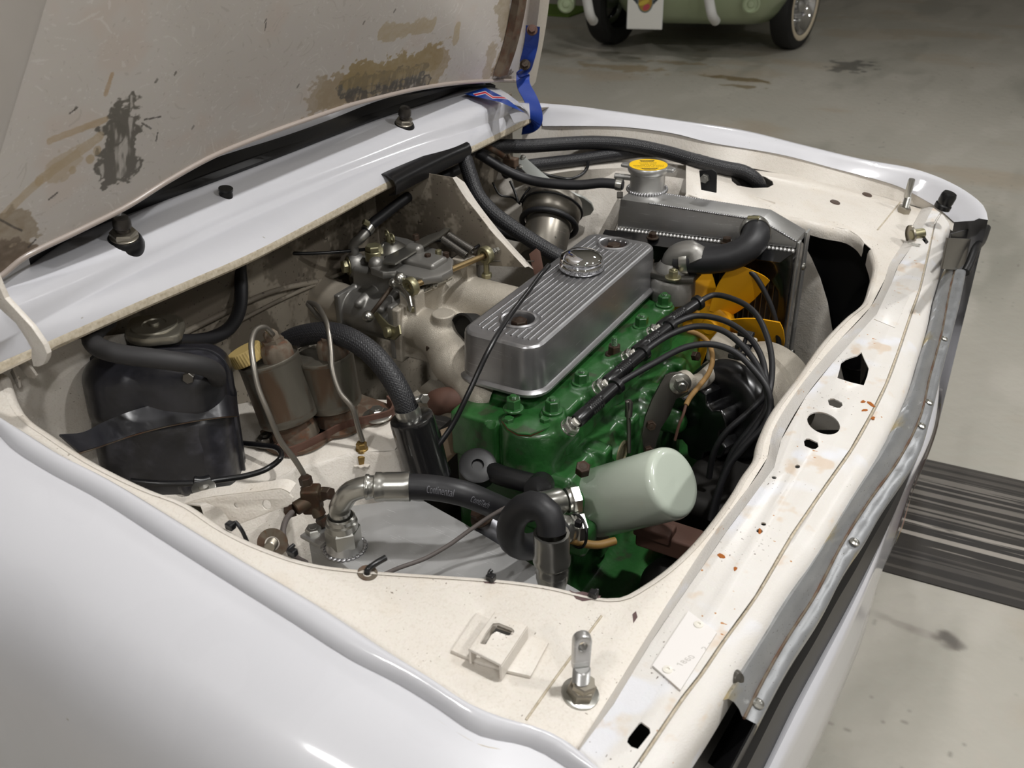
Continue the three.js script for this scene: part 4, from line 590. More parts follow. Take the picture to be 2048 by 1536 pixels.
// ---------------------------------------------------------------- engine
const HEAD_Y = 0.678, studs = [[1105, 822], [1163, 766], [1228, 710], [1283, 653], [1328, 610]].map(([u, v]) => at(u, v, 'y', HEAD_Y));
{
  const eng = thing('engine_block', 'green painted engine standing crosswise in the bay under the ribbed cover', 'engine');
  const plugs = [[1142, 852], [1203, 775], [1260, 714], [1310, 664]].map(([u, v]) => at(u, v, 'x', 0.352));
  const head = (x, y, z) => {
    let d = sdBox(x, y, z, [0.262, 0.637, -0.152], [0.072, 0.036, 0.208], 0.006);
    for (const s of studs) d = smin(d, sdCyl(x, y, z, [s.x, s.z], 0.0165, 0.605, HEAD_Y - 0.001), 0.008);
    d = smin(d, sdCyl(x, y, z, [0.297, 0.085], 0.04, 0.575, HEAD_Y - 0.011, 0.005), 0.008);
    d = smin(d, sdBox(x, y, z, [0.222, 0.628, 0.08], [0.036, 0.034, 0.03], 0.005), 0.006);
    for (const p of plugs) d = smin(d, sdCap(x, y, z, [p.x - 0.03, p.y - 0.035, p.z], [p.x - 0.008, p.y - 0.01, p.z], 0.02, 0.015), 0.012);
    d = Math.max(d, -sdCap(x, y, z, [0.248, 0.66, 0.118], [0.256, 0.69, 0.1], 0.011, 0.014));
    return d;
  };
  part('cylinder_head', castMesh(head, [0.16, 0.55, -0.385], [0.4, 0.7, 0.15], 124), M.green, eng);
  const blk = (x, y, z) => {
    let d = sdBox(x, y, z, [0.275, 0.47, -0.13], [0.088, 0.135, 0.235], 0.01);
    d = smin(d, sdBox(x, y, z, [0.36, 0.55, -0.13], [0.018, 0.035, 0.21], 0.012), 0.015);
    for (let i = 0; i < 4; i++) { const zz = 0.06 - i * 0.09; d = smin(d, sdBox(x, y, z, [0.362, 0.52, zz - 0.04], [0.016, 0.09, 0.014], 0.006), 0.008); }
    d = smin(d, sdBox(x, y, z, [0.345, 0.56, 0.1], [0.04, 0.03, 0.035], 0.01), 0.012);
    d = smin(d, sdBox(x, y, z, [0.38, 0.545, 0.13], [0.025, 0.018, 0.022], 0.008), 0.012);
    d = smin(d, sdCap(x, y, z, [0.36, 0.585, -0.12], [0.415, 0.585, -0.12], 0.018), 0.012);
    return smin(d, sdBox(x, y, z, [0.3, 0.32, -0.13], [0.15, 0.09, 0.25], 0.03), 0.03);
  };
  part('crankcase', castMesh(blk, [0.12, 0.2, -0.42], [0.48, 0.63, 0.19], 110), M.green, eng);
  studs.forEach((s, i) => { if (i === 2) { const n = part('head_nut', [washer(s, UP, 0.0125, 0.003), hexg(lift(s, 0.003), UP, 0.0155, 0.013)], M.rustBolt, eng, 'bare rusty nut'); part('stud', thread(lift(s, 0.016), UP, 0.0045, 0.013), M.green, n); } else { const n = part('head_nut', [washer(s, UP, 0.0135, 0.003), hexg(lift(s, 0.003), UP, 0.017, 0.0135, 0.2 + i)], M.green, eng); part('stud', thread(lift(s, 0.0165), UP, 0.0046, 0.004), M.green, n); } });
  { const s = at(1027, 818, 'y', HEAD_Y), n = part('head_nut', [washer(s, UP, 0.0135, 0.003), hexg(lift(s, 0.003), UP, 0.017, 0.0135, 0.6)], M.green, eng); part('stud', thread(lift(s, 0.0165), UP, 0.0046, 0.004), M.green, n); }
  // blanking plate on the round end, with its red gasket
  const yp = HEAD_Y - 0.0065, bp = [[1003, 838], [1018, 826], [1060, 828], [1090, 826], [1105, 838], [1100, 852], [1085, 858], [1060, 868], [1035, 866], [1015, 855]];
  const cover = part('blanking_plate', plate(bp.map(([u, v]) => at(u, v, 'y', yp)), 0.003, { normal: UP, bevel: 0.001 }), M.green, eng);
  part('gasket', plate(bp.map(([u, v]) => at(u, v + 2, 'y', yp - 0.0028)), 0.002, { normal: UP, bevel: 0.0003 }), std('red gasket', { color: 0xa02418, roughness: 0.6 }), cover);
  for (const [u, v] of [[1018, 842], [1090, 842]]) part('bolt', bolt(at(u, v, 'y', yp), UP, 0.0115, 0.005), M.green, cover);
  part('core_plug', turn([[0.017, 0], [0.017, 0.002], [0.014, 0.003], [0.012, 0.001], [0, 0.001]], at(1243, 905, 'x', 0.392), toX, 26), M.brass, eng);
  part('bolt', bolt(at(1165, 943, 'z', 0.1), V(0.2, 0.9, 0.3), 0.017, 0.012), M.rustBolt, eng, 'rusty square-headed bolt');
  part('bolt', bolt(at(1388, 712, 'x', 0.4), V(0.9, 0.3, 0.3), 0.013, 0.008), M.rustBolt, eng);
  part('dipstick', [hose([at(1254, 802, 'x', 0.395), at(1257, 840, 'x', 0.395), at(1258, 905, 'x', 0.4)], 0.0028), turn([[0.005, 0], [0.005, 0.02], [0.003, 0.024], [0, 0.024]], at(1257, 832, 'x', 0.395), UP, 14)], M.darkSteel, eng);
  part('engine_steady', [hose([at(960, 930, 'z', 0.13), at(1000, 950, 'z', 0.15), at(1075, 970, 'z', 0.15)], 0.013), turn([[0.02, -0.014], [0.024, -0.012], [0.024, 0.012], [0.02, 0.014], [0.008, 0.014], [0.007, 0.01], [0, 0.01]], at(955, 938, 'z', 0.15), V(0.3, 0.8, 0.4), 28), turn([[0.016, -0.014], [0.018, 0.012], [0.006, 0.014], [0, 0.016]], at(1080, 975, 'z', 0.16), V(0.3, 0.3, 0.9), 24)], M.satinBlack, eng);
  done(eng);
  // the plugs and their leads
  const dir = V(0.64, 0.77, 0.0).normalize(), p0 = plugs[0], pl = thing('spark_plug', 'spark plug screwed into the green head nearest the oil filter', 'spark plug', 'four spark plugs in a row');
  part('hexagon', [washer(p0.clone().addScaledVector(dir, -0.006), dir, 0.0125, 0.003), hexg(p0.clone().addScaledVector(dir, -0.003), dir, 0.0205, 0.009), turn([[0.0092, 0], [0.0085, 0.004], [0.0075, 0.005]], p0.clone().addScaledVector(dir, 0.006), dir, 20)], M.steel, pl);
  part('insulator', turn([[0.0062, 0], [0.0058, 0.006], [0, 0.007]], p0.clone().addScaledVector(dir, 0.0085), dir, 20), M.porcelain, pl); done(pl);
  const names = ['nearest the oil filter', 'second from the oil filter', 'third from the oil filter', 'nearest the thermostat housing'];
  plugs.slice(1).forEach((p, i) => copy(pl, p.clone().sub(p0), `spark plug screwed into the green head ${names[i + 1]}`));
  const ends = [[1240, 766], [1293, 700], [1347, 648], [1403, 601]];
  const runs = [
    [[1305, 728, 1.24], [1373, 694, 1.24], [1425, 689, 1.235], [1469, 704, 1.225], [1510, 742, 1.21], [1534, 776, 1.2], [1541, 812, 1.2], [1529, 850, 1.2], [1490, 892, 1.21], [1459, 930, 1.22], [1435, 985, 1.23], [1420, 1040, 1.24]],
    [[1339, 670, 1.3], [1390, 653, 1.3], [1442, 660, 1.285], [1483, 690, 1.265], [1517, 735, 1.24], [1533, 776, 1.22], [1535, 812, 1.215], [1515, 850, 1.22], [1478, 900, 1.23], [1448, 955, 1.24], [1428, 1030, 1.26]],
    [[1390, 632, 1.36], [1442, 639, 1.345], [1486, 663, 1.32], [1517, 701, 1.28], [1530, 745, 1.25], [1528, 790, 1.235], [1500, 822, 1.235], [1452, 865, 1.245], [1428, 905, 1.26], [1418, 955, 1.28]],
    [[1428, 590, 1.42], [1476, 602, 1.39], [1510, 626, 1.355], [1534, 673, 1.31], [1544, 725, 1.27], [1541, 770, 1.24], [1530, 815, 1.23], [1500, 858, 1.235], [1465, 905, 1.25], [1440, 970, 1.27]],
  ];
  runs.forEach((r, i) => {
    const t = thing('ignition_lead', ['black ignition lead from the plug nearest the oil filter, lowest of the four arcs', 'black ignition lead from the second plug, third arc from the top', 'black ignition lead from the third plug, second arc from the top', 'black ignition lead from the plug nearest the radiator, topmost arc'][i], 'ignition lead', 'black ignition leads');
    const a = plugs[i].clone().addScaledVector(dir, 0.0115), d0 = r[0][2], b = at(ends[i][0], ends[i][1], 'd', plugs[i].clone().sub(EYE).dot(FWD) + (d0 - plugs[i].clone().sub(EYE).dot(FWD)) * 0.8), ax = b.clone().sub(a), L = ax.length();
    const pr = [[0.0001, 0], [0.0088, 0], [0.0095, 0.003], [0.0095, 0.02], [0.0086, 0.023]]; for (let k = 0; k < 6; k++) pr.push([0.0086, 0.026 + k * 0.0035], [0.0096, 0.0275 + k * 0.0035], [0.0086, 0.029 + k * 0.0035]);
    pr.push([0.0084, 0.05], [0.0084, L - 0.012], [0.0112, L - 0.011], [0.0112, L - 0.004], [0.0078, L - 0.002], [0.006, L], [0, L]);
    part('boot', turn(pr, a, ax, 26), M.plastic, t);
    part('lead', hose([a.clone().addScaledVector(ax, 0.9), b, ...r.map(([u, v, d]) => at(u, v, 'd', d))], 0.0042), M.rubber, t);
    done(t);
  });
  const cl = thing('lead_separator', 'black plastic clip combing the ignition leads apart above the alternator', 'clip');
  part('clip', [[1492, 668, 1.33], [1487, 694, 1.3], [1474, 712, 1.26]].map(([u, v, d]) => { const p = at(u, v, 'd', d); return slab(p.x, p.y, p.z, 0.022, 0.007, 0.012, 0.002); }), M.plastic, cl);
  part('clip_bridge', hose([at(1495, 668, 'd', 1.33), at(1487, 690, 'd', 1.295), at(1472, 715, 'd', 1.255)], 0.003), M.plastic, cl); done(cl);
}
// ---------------------------------------------------------------- rocker cover
{
  const t = thing('rocker_cover', 'polished aluminium rocker cover with ribbed top and chrome filler cap', 'engine cover');
  const x0 = 0.173, x1 = 0.29, z0 = -0.338, z1 = 0.062, yt = 0.755, yb = 0.684, cx = (x0 + x1) / 2, cz = (z0 + z1) / 2;
  const ring = (e, y, r = 0.024) => { const o = [], hx = (x1 - x0) / 2 + e, hz = (z1 - z0) / 2 + e, q = Math.min(r + e, hx); for (const [sx, sz, a] of [[1, 1, 0], [-1, 1, 90], [-1, -1, 180], [1, -1, 270]]) for (let i = 0; i <= 8; i++) { const th = rad(a + i * 11.25); o.push(V(cx + sx * (hx - q) + q * Math.cos(th), y, cz + sz * (hz - q) + q * Math.sin(th))); } o.push(o[0].clone()); return o; };
  part('cover', [loft([ring(0.007, yb), ring(0.0085, yb + 0.002), ring(0.0085, yb + 0.005), ring(0.006, yb + 0.007), ring(0.0025, yb + 0.0085), ring(0.002, yb + 0.012), ring(0.0, yt - 0.008), ring(-0.001, yt - 0.003), ring(-0.0035, yt - 0.0006), ring(-0.006, yt)], { n: 120, angle: 0.5, smooth: false }),
    (() => { const s = new THREE.Shape(ring(-0.006, yt).slice(0, -1).map((p) => new THREE.Vector2(p.x, -p.z))); for (const z of [-0.003, -0.304]) { const h = new THREE.Path(); h.absarc(0.229, -z, 0.0215, 0, 6.2832, true); s.holes.push(h); } const g = new THREE.ShapeGeometry(s, 24); g.rotateX(-Math.PI / 2); g.translate(0, yt, 0); return g; })()], M.polished, t);
  for (const z of [-0.003, -0.304]) { const w = part('bolt_well', turn([[0.027, -0.0005], [0.0265, 0.0015], [0.024, 0.003], [0.0215, 0.002], [0.02, -0.002], [0.0195, -0.015], [0, -0.015]], V(0.229, yt, z), UP, 40), M.polished, t); if (z < -0.1) part('rust_scale', turn([[0.0192, -0.0145], [0.017, -0.0125], [0, -0.0125]], V(0.229, yt, z), UP, 36), M.orangeRust, w); part('bolt', bolt(V(0.229, yt - 0.014, z), UP, 0.0195, 0.012, 0, 0.015), M.rustBolt, w); }
  const rib = (x, za, zb) => { const L = Math.abs(zb - za), g = new THREE.CapsuleGeometry(0.0021, L, 4, 10); g.rotateX(Math.PI / 2); g.scale(1, 0.75, 1); g.translate(x, yt + 0.0002, (za + zb) / 2); return g; };
  const nr = 11, capz = -0.19;
  for (let i = 0; i < nr; i++) {
    const x = 0.19 + i * (0.088 / (nr - 1)), dx = Math.abs(x - 0.229), segs = [];
    const h = dx < 0.031 ? Math.sqrt(0.031 ** 2 - dx * dx) : 0, hc = dx < 0.034 ? Math.sqrt(0.034 ** 2 - dx * dx) : 0;
    let zs = 0.04 - (i === 0 || i === nr - 1 ? 0.006 : 0), ze = -0.318;
    if (h) segs.push([zs, Math.min(zs - 0.001, -0.003 + h)]);
    const s1 = h ? -0.003 - h : zs; if (hc) { segs.push([s1, capz + hc], [capz - hc, h ? -0.304 + h : ze]); } else segs.push([s1, h ? -0.304 + h : ze]);
    if (h) segs.push([Math.max(ze + 0.001, -0.304 - h), ze]);
    for (const [a, b] of segs) if (a - b > 0.0005) part('rib', rib(x, a, b), M.polished, t);
  }
  const cap = part('filler_cap', turn([[0.0, 0.002], [0.031, 0.002], [0.0325, 0.004], [0.0325, 0.011], [0.031, 0.013], [0.032, 0.0145], [0.032, 0.02], [0.0305, 0.0225], [0.024, 0.0262], [0.014, 0.0285], [0, 0.029]], V(0.229, yt, capz), UP, 72), M.chrome, t, 'chrome filler cap');
  { const g = []; for (let i = 0; i < 60; i++) { const a = i / 60 * 6.2832; const b = slab(0.229 + Math.cos(a) * 0.0324, yt + 0.0075, capz + Math.sin(a) * 0.0324, 0.0012, 0.006, 0.0012, 0.0003); g.push(b); } part('knurling', g, M.chrome, cap).userData.kind = 'stuff'; }
  done(t);
}
// ---------------------------------------------------------------- thermostat housing and top hose
{
  const t = thing('thermostat_housing', 'cast aluminium thermostat elbow bolted to the far end of the green head', 'housing');
  const c = V(0.318, 0.682, -0.335), d = at(1370, 518, 'z', -0.335);
  part('base', turn([[0.036, -0.012], [0.037, 0.0], [0.036, 0.022], [0.033, 0.026], [0.0, 0.026]], c, UP, 40), M.zamak, t);
  part('lower_flange', plate([[-0.05, 0.0], [-0.03, 0.03], [0.02, 0.036], [0.045, 0.02], [0.045, -0.02], [0.015, -0.036], [-0.03, -0.03]].map(([x, z]) => V(c.x + x * 0.9, c.y + 0.036, c.z + z * 0.9)), 0.01, { normal: UP, bevel: 0.002 }), M.darkSteel, t);
  part('elbow', [hose([lift(c, 0.03), lift(c, 0.05), V(c.x + 0.008, c.y + 0.062, c.z), V(c.x + 0.03, c.y + 0.068, c.z - 0.004), V(d.x + 0.02, d.y, d.z)], 0.0185), turn([[0.028, 0], [0.026, 0.008], [0.02, 0.016]], lift(c, 0.034), UP, 30)], M.zamak, t);
  const b1 = at(1300, 522, 'z', -0.345), b2 = at(1346, 556, 'y', c.y + 0.036); part('bolt', bolt(b1.clone().add(V(0, -0.012, 0)), UP, 0.0125, 0.012, 0.006, 0.011), M.rustBolt, t); part('bolt', bolt(b2, UP, 0.0135, 0.011, 0.003, 0.0125), M.brass, t, 'yellow plated bolt'); done(t);
  const P = [[1352, 522, -0.335], [1378, 521, -0.338], [1420, 520, -0.345], [1465, 512, -0.355], [1500, 492, -0.37], [1512, 470, -0.39], [1508, 455, -0.412]].map(([u, v, z]) => at(u, v, 'z', z));
  const h = thing('radiator_top_hose', 'thick black rubber hose curving from thermostat elbow to radiator tank', 'hose');
  part('hose', hose(P, 0.0215, { rs: 28 }), M.rubber, h);
  const cl = (p, q, r, nm) => { const k = part('clamp', turn([[r, -0.006], [r + 0.0012, -0.006], [r + 0.0016, 0], [r + 0.0012, 0.006], [r, 0.006]], p, q, 40), M.steel, h); part('clamp_screw', [rod(p.clone().add(V(-0.012, r * 0.9, 0.004)), p.clone().add(V(0.006, r * 1.02, 0.004)), 0.004)], M.brass, k); };
  cl(P[1].clone().lerp(P[0], 0.25), P[1].clone().sub(P[0]), 0.022); cl(P[5].clone().lerp(P[6], 0.55), P[6].clone().sub(P[5]), 0.022); done(h);
}
// ---------------------------------------------------------------- radiator, fan, shroud
{
  const t = thing('radiator', 'welded aluminium radiator with yellow labelled cap at the far side of the bay', 'radiator');
  const zf = -0.415, zb = -0.47, x0 = 0.185, xc = 0.425, x1 = 0.487, yt = 0.788, ys = 0.738, yr = 0.766;
  const f = [V(x0, ys, zf), V(x1 - 0.004, ys + 0.017, zf), V(x1 - 0.004, yr, zf), V(xc, yt + 0.002, zf), V(x0 + 0.004, yt, zf)];
  part('tank', plate(f, zf - zb, { normal: toZ, bevel: 0.0012 }), M.alu, t);
  const bead = (a, b, r, n, m) => { const g = []; for (let i = 0; i < n; i++) { const p = a.clone().lerp(b, (i + 0.5) / n), s = new THREE.SphereGeometry(r, 10, 6); s.scale(0.62 * a.distanceTo(b) / n / r, 0.8, 0.9); s.translate(p.x, p.y, p.z); g.push(s); } return part('weld_bead', g, m, t); };
  bead(f[4].clone().add(V(0.05, 0.0, 0)), f[3], 0.0022, 52, M.polished).userData.kind = 'stuff'; bead(f[3], f[2], 0.0022, 16, M.polished).userData.kind = 'stuff';
  bead(V(x0, ys - 0.004, zf + 0.001), V(x1 - 0.004, ys + 0.012, zf + 0.001), 0.0055, 48, M.alu).userData.kind = 'stuff';
  bead(V(x0 + 0.06, yt, zb), V(xc, yt, zb), 0.0022, 46, M.polished).userData.kind = 'stuff';
  part('core', slab((x0 + x1) / 2, 0.59, -0.442, x1 - x0 - 0.02, 0.3, 0.04, 0.002), M.dark, t);
  for (let i = 0; i < 24; i++) part('core_tube', slab(0.25 + i * 0.009, 0.59, -0.421, 0.0016, 0.3, 0.003, 0.0004), M.darkSteel, t);
  part('side_channel', [slab(x1 - 0.001, 0.585, -0.472, 0.004, 0.36, 0.02, 0.001), slab(x1, 0.585, -0.42, 0.004, 0.36, 0.012, 0.001)], M.alu, t);
  const nk = at(1294, 380, 'y', yt), neck = part('filler_neck', [turn([[0.0325, -0.002], [0.031, 0.004], [0.029, 0.007], [0.029, 0.03], [0.0315, 0.032], [0.0315, 0.035], [0, 0.035]], nk, UP, 44), rod(lift(nk, 0.02).add(V(-0.02, 0, 0.008)), lift(nk, 0.02).add(V(-0.055, 0, 0.012)), 0.005)], M.alu, t);
  { const g = []; for (let i = 0; i < 44; i++) { const a = i / 44 * 6.283, s = new THREE.SphereGeometry(0.0042, 8, 6); s.scale(0.7, 0.7, 1); s.translate(nk.x + Math.cos(a) * 0.0325, nk.y + 0.002, nk.z + Math.sin(a) * 0.0325); g.push(s); } part('weld_bead', g, M.polished, neck).userData.kind = 'stuff'; }
  const cap = part('radiator_cap', [turn([[0.033, 0.0335], [0.034, 0.036], [0.034, 0.041], [0.0325, 0.0432], [0, 0.0432]], nk, UP, 48), ...[-1, 1].map((s) => slab(nk.x + s * 0.037, nk.y + 0.039, nk.z - s * 0.004, 0.018, 0.0065, 0.014, 0.003))], M.alu, t);
  TEX.capLabel = canvasTex(512, 512, (g) => { g.fillStyle = '#f2c400'; g.fillRect(0, 0, 512, 512); g.fillStyle = '#16130a'; g.textAlign = 'center'; g.font = 'bold 54px sans-serif'; g.beginPath(); g.moveTo(150, 60); g.lineTo(362, 60); g.lineTo(330, 130); g.lineTo(182, 130); g.closePath(); g.fill(); g.beginPath(); g.moveTo(130, 400); g.lineTo(382, 400); g.lineTo(330, 470); g.lineTo(182, 470); g.closePath(); g.fill(); g.fillStyle = '#f2c400'; g.fillText('WARNING', 256, 118, 150); g.fillText('CAUTION', 256, 455, 170); g.fillStyle = '#16130a'; g.font = 'bold 40px sans-serif'; ['NEVER OPEN', 'WHEN HOT', 'REMOVE CAP SLOWLY', 'TURN LEFT TO OPEN'].forEach((s, i) => g.fillText(s, 256, 190 + i * 58, 420)); });
  const lb = new THREE.CircleGeometry(0.0318, 48); lb.rotateX(-Math.PI / 2); lb.rotateY(0.5); lb.translate(nk.x, nk.y + 0.0437, nk.z); part('cap_label', keep(lb), std('yellow cap label', { map: TEX.capLabel, roughness: 0.45 }), cap, 'round yellow warning label');
  const bk = [[1398, 342], [1424, 339], [1433, 345], [1432, 386], [1402, 380]].map(([u, v]) => at(u, v, 'z', -0.485)); const bkt = part('mounting_tab', plate(bk, 0.004, { normal: toZ, bevel: 0.0008 }), M.satinBlack, t, 'black mounting tab'); part('bolt', bolt(at(1411, 356, 'z', -0.484), toZ, 0.013, 0.007), M.steel, bkt);
  for (const [u, v] of [[1605, 533], [1583, 705]]) part('screw', turn([[0.006, 0], [0.006, 0.003], [0.003, 0.005], [0, 0.005]], at(u, v, 'x', x1 + 0.004), toX, 18), M.steel, t);
  done(t);
  const s = thing('fan_cowl', 'black sheet metal cowl below the radiator tank around the yellow fan', 'cowl');
  const p = (u, v) => at(u, v, 'z', -0.4), ho = arc(at(1425, 640, 'z', -0.4), toX, UP, 0.125, 0.125, 40);
  part('cowl_plate', plate([V(0.17, 0.735, -0.4), V(0.17, 0.42, -0.4), V(0.485, 0.42, -0.4), V(0.485, 0.752, -0.4)], 0.002, { normal: toZ, holes: [ho.map((q) => V(Math.min(q.x, 0.472), clamp(q.y, 0.43, 0.715), q.z))] }), M.glossBlack, s);
  part('cowl_top', loft([[V(0.17, 0.735, -0.4), V(0.485, 0.752, -0.4)], [V(0.17, 0.725, -0.383), V(0.47, 0.74, -0.383)]], { n: 6, smooth: false, t: 0.0015 }), M.glossBlack, s);
  part('cowl_side', slab(0.486, 0.575, -0.41, 0.002, 0.34, 0.03, 0.0006), M.glossBlack, s);
  for (const [u, v] of [[1305, 476], [1453, 486]]) part('bolt', bolt(at(u, v, 'z', -0.392), UP, 0.012, 0.007, 0, 0.01), M.rustBolt, s);
  done(s);
  const fn = thing('cooling_fan', 'yellow plastic fan with broad blades in front of the radiator core', 'fan'), hub = at(1425, 645, 'z', -0.372);
  part('hub', turn([[0.03, -0.02], [0.032, -0.01], [0.032, 0.008], [0.026, 0.012], [0.014, 0.012], [0.012, 0.02], [0, 0.02]], hub, toZ, 30), M.yellow, fn);
  for (let i = 0; i < 6; i++) {
    const a = rad(62 + i * 60), e = V(Math.cos(a), Math.sin(a), 0), n = V(-Math.sin(a), Math.cos(a), 0), R = [];
    for (let j = 0; j <= 6; j++) { const r = mix(0.024, 0.118, j / 6), w = mix(0.016, 0.03, Math.sin(Math.min(1, j / 4) * 1.57)), row = []; for (let k = 0; k <= 6; k++) { const s2 = k / 6 * 2 - 1; row.push(hub.clone().addScaledVector(e, r - Math.abs(s2) ** 3 * (j === 6 ? 0.006 : 0)).addScaledVector(n, s2 * w).add(V(0, 0, s2 * 0.016 + 0.003 * (1 - s2 * s2)))); } R.push(row); }
    part('blade', loft(R, { n: 12, t: 0.002 }), M.yellow, fn);
  }
  done(fn);
  one('radiator_drain_hose', 'thin black hose hanging down the front of the black fan cowl', 'hose', hose([[1497, 540], [1510, 552], [1530, 585], [1548, 630], [1557, 680], [1556, 720]].map(([u, v]) => at(u, v, 'z', -0.37)), 0.0042), M.rubber);
}
// ---------------------------------------------------------------- alternator
{
  const t = thing('alternator', 'silver alternator with black rear cover beside the green engine', 'alternator');
  const c = at(1458, 822, 'd', 1.37), ax = V(-0.36, 0.08, 1).normalize(), P = (pr, k = 0) => turn(pr, c.clone().addScaledVector(ax, k), ax, 60);
  part('housing', [P([[0.0, -0.12], [0.05, -0.12], [0.072, -0.11], [0.078, -0.1], [0.079, -0.06], [0.074, -0.055], [0.074, -0.05], [0.079, -0.046], [0.08, -0.012], [0.076, -0.006], [0.0, -0.006]])], M.cast, t);
  part('rear_cover', P([[0.076, -0.01], [0.076, 0.004], [0.073, 0.016], [0.066, 0.022], [0.05, 0.024], [0, 0.024]]), M.plastic, t);
  const knob = []; for (let i = 0; i < 96; i++) { const a = i / 96 * 6.2832, r = 0.045 + 0.0075 * Math.tanh(3 * Math.sin(a * 6)); knob.push(new THREE.Vector2(r * Math.cos(a), r * Math.sin(a))); }
  const kg = new THREE.ExtrudeGeometry(new THREE.Shape(knob), { depth: 0.03, bevelEnabled: true, bevelSize: 0.003, bevelThickness: 0.003, bevelSegments: 3 }); kg.rotateX(-Math.PI / 2); part('rear_knob', place(toCreasedNormals(kg, 0.6), c.clone().addScaledVector(ax, 0.02).add(V(-0.012, -0.01, 0)), ax), M.glossBlack, t);
  part('pulley', P([[0.0, -0.15], [0.03, -0.15], [0.036, -0.145], [0.03, -0.138], [0.036, -0.13], [0.03, -0.122], [0, -0.122]]), M.darkSteel, t);
  const e1 = at(1362, 768, 'd', 1.31), e2 = at(1395, 765, 'd', 1.33); part('mounting_ear', [hose([e1, e2, c.clone().add(V(-0.03, 0.055, -0.02))], 0.012), turn([[0.017, -0.012], [0.018, 0.006], [0.012, 0.008], [0, 0.008]], e1, ax, 26)], M.cast, t);
  const bodyTop = c.clone().add(V(-0.02, 0.072, -0.05)); part('terminal_box', slab(bodyTop.x, bodyTop.y, bodyTop.z, 0.06, 0.03, 0.05, 0.004), M.cast, t);
  done(t);
  const b = thing('alternator_bracket', 'grey steel bracket plate standing between engine and alternator', 'bracket');
  const pb = at(1320, 800, 'd', 1.275), nb = V(0.55, 0.15, 0.82).normalize(), q = (u, v) => onPlane(u, v, pb, nb);
  part('bracket_plate', plate([[1330, 752], [1342, 746], [1360, 745], [1376, 752], [1382, 770], [1376, 784], [1352, 800], [1340, 830], [1322, 858], [1312, 890], [1306, 905], [1288, 904], [1284, 870], [1290, 835], [1305, 798]].map(([u, v]) => q(u, v)), 0.005, { normal: nb, bevel: 0.001 }), M.darkSteel, b);
  part('bolt', bolt(q(1360, 767), nb, 0.017, 0.008, 0.004, 0.015), M.steel, b); part('bolt', bolt(q(1301, 849), nb, 0.012, 0.007), M.rustBolt, b); part('bolt', bolt(q(1297, 900), nb, 0.012, 0.007), M.rustBolt, b); done(b);
  const w = thing('taped_wire', 'tan cloth-taped wire dropping from the engine past the alternator bracket', 'wire');
  part('loom', hose([[1375, 662, 1.33], [1395, 668, 1.33], [1415, 683, 1.325], [1425, 715, 1.31], [1418, 745, 1.295], [1400, 770, 1.28], [1380, 795, 1.27], [1372, 810, 1.265]].map(([u, v, d]) => at(u, v, 'd', d)), 0.0035), M.tan, w);
  part('bare_wire', hose([[1373, 806, 1.265], [1366, 830, 1.265], [1358, 850, 1.27], [1350, 880, 1.28]].map(([u, v, d]) => at(u, v, 'd', d)), 0.002), M.brownPaint, w); done(w);
  one('gearbox_hump', 'dark oily lump below the alternator behind the oil filter', 'engine part', castMesh((x, y, z) => smin(sdBox(x, y, z, [0.5, 0.48, -0.1], [0.05, 0.06, 0.09], 0.02), sdCap(x, y, z, [0.48, 0.44, 0.05], [0.55, 0.42, -0.2], 0.035), 0.03), [0.38, 0.33, -0.28], [0.64, 0.6, 0.14], 60), M.dark);
}
// ---------------------------------------------------------------- oil filter with its head
{
  const cap = V(0.49, 0.632, 0.079), ax = V(0.74, 0.54, 0.085).normalize(), base = cap.clone().addScaledVector(ax, -0.14);
  const t = thing('oil_filter', 'pale green enamelled spin-on oil filter canister in front of the engine', 'oil filter');
  part('canister', turn([[0.0, 0.001], [0.043, 0.001], [0.0455, 0.004], [0.0455, 0.094], [0.0452, 0.132], [0.0435, 0.138], [0.0395, 0.1415], [0.034, 0.142], [0, 0.1405]], base, ax, 72), M.filter, t);
  part('gasket', turn([[0.04, -0.003], [0.0445, -0.003], [0.0455, -0.001], [0.0455, 0.0015], [0.04, 0.0015]], base, ax, 60), M.rubber, t); done(t);
  const h = thing('filter_head', 'cast aluminium filter head with two hydraulic unions, carrying the green canister', 'filter head');
  const ox = V(0.54, -0.74, 0.4); ox.addScaledVector(ax, -ox.dot(ax)).normalize(); const oy = ax.clone().cross(ox), sh = []; for (let i = 0; i < 48; i++) { const a = i / 48 * 6.2832; sh.push(base.clone().addScaledVector(ax, -0.003).addScaledVector(ox, Math.cos(a) * 0.047 * (1 + 0.14 * Math.cos(2 * a))).addScaledVector(oy, Math.sin(a) * 0.047)); }
  part('head_casting', [plate(sh, 0.012, { normal: ax, bevel: 0.003 }), turn([[0.038, -0.04], [0.042, -0.012], [0.042, -0.008]], base, ax, 40), turn([[0, -0.04], [0.038, -0.04], [0.036, -0.03]], base, ax, 40)], M.cast, h);
  const un = (pa, pb, lab) => { const d = pb.clone().sub(pa), a = d.clone().normalize(), g = part('union', [hexg(pa.clone().addScaledVector(a, -0.004), a, 0.031, 0.012), turn([[0.0155, 0], [0.0155, 0.003], [0.012, 0.004]], pa.clone().addScaledVector(a, 0.008), a, 28)], M.steel, h); return g; };
  un(at(1150, 998, 'd', 1.15), at(1120, 1004, 'd', 1.145)); un(at(1160, 1053, 'd', 1.13), at(1130, 1058, 'd', 1.125)); done(h);
}
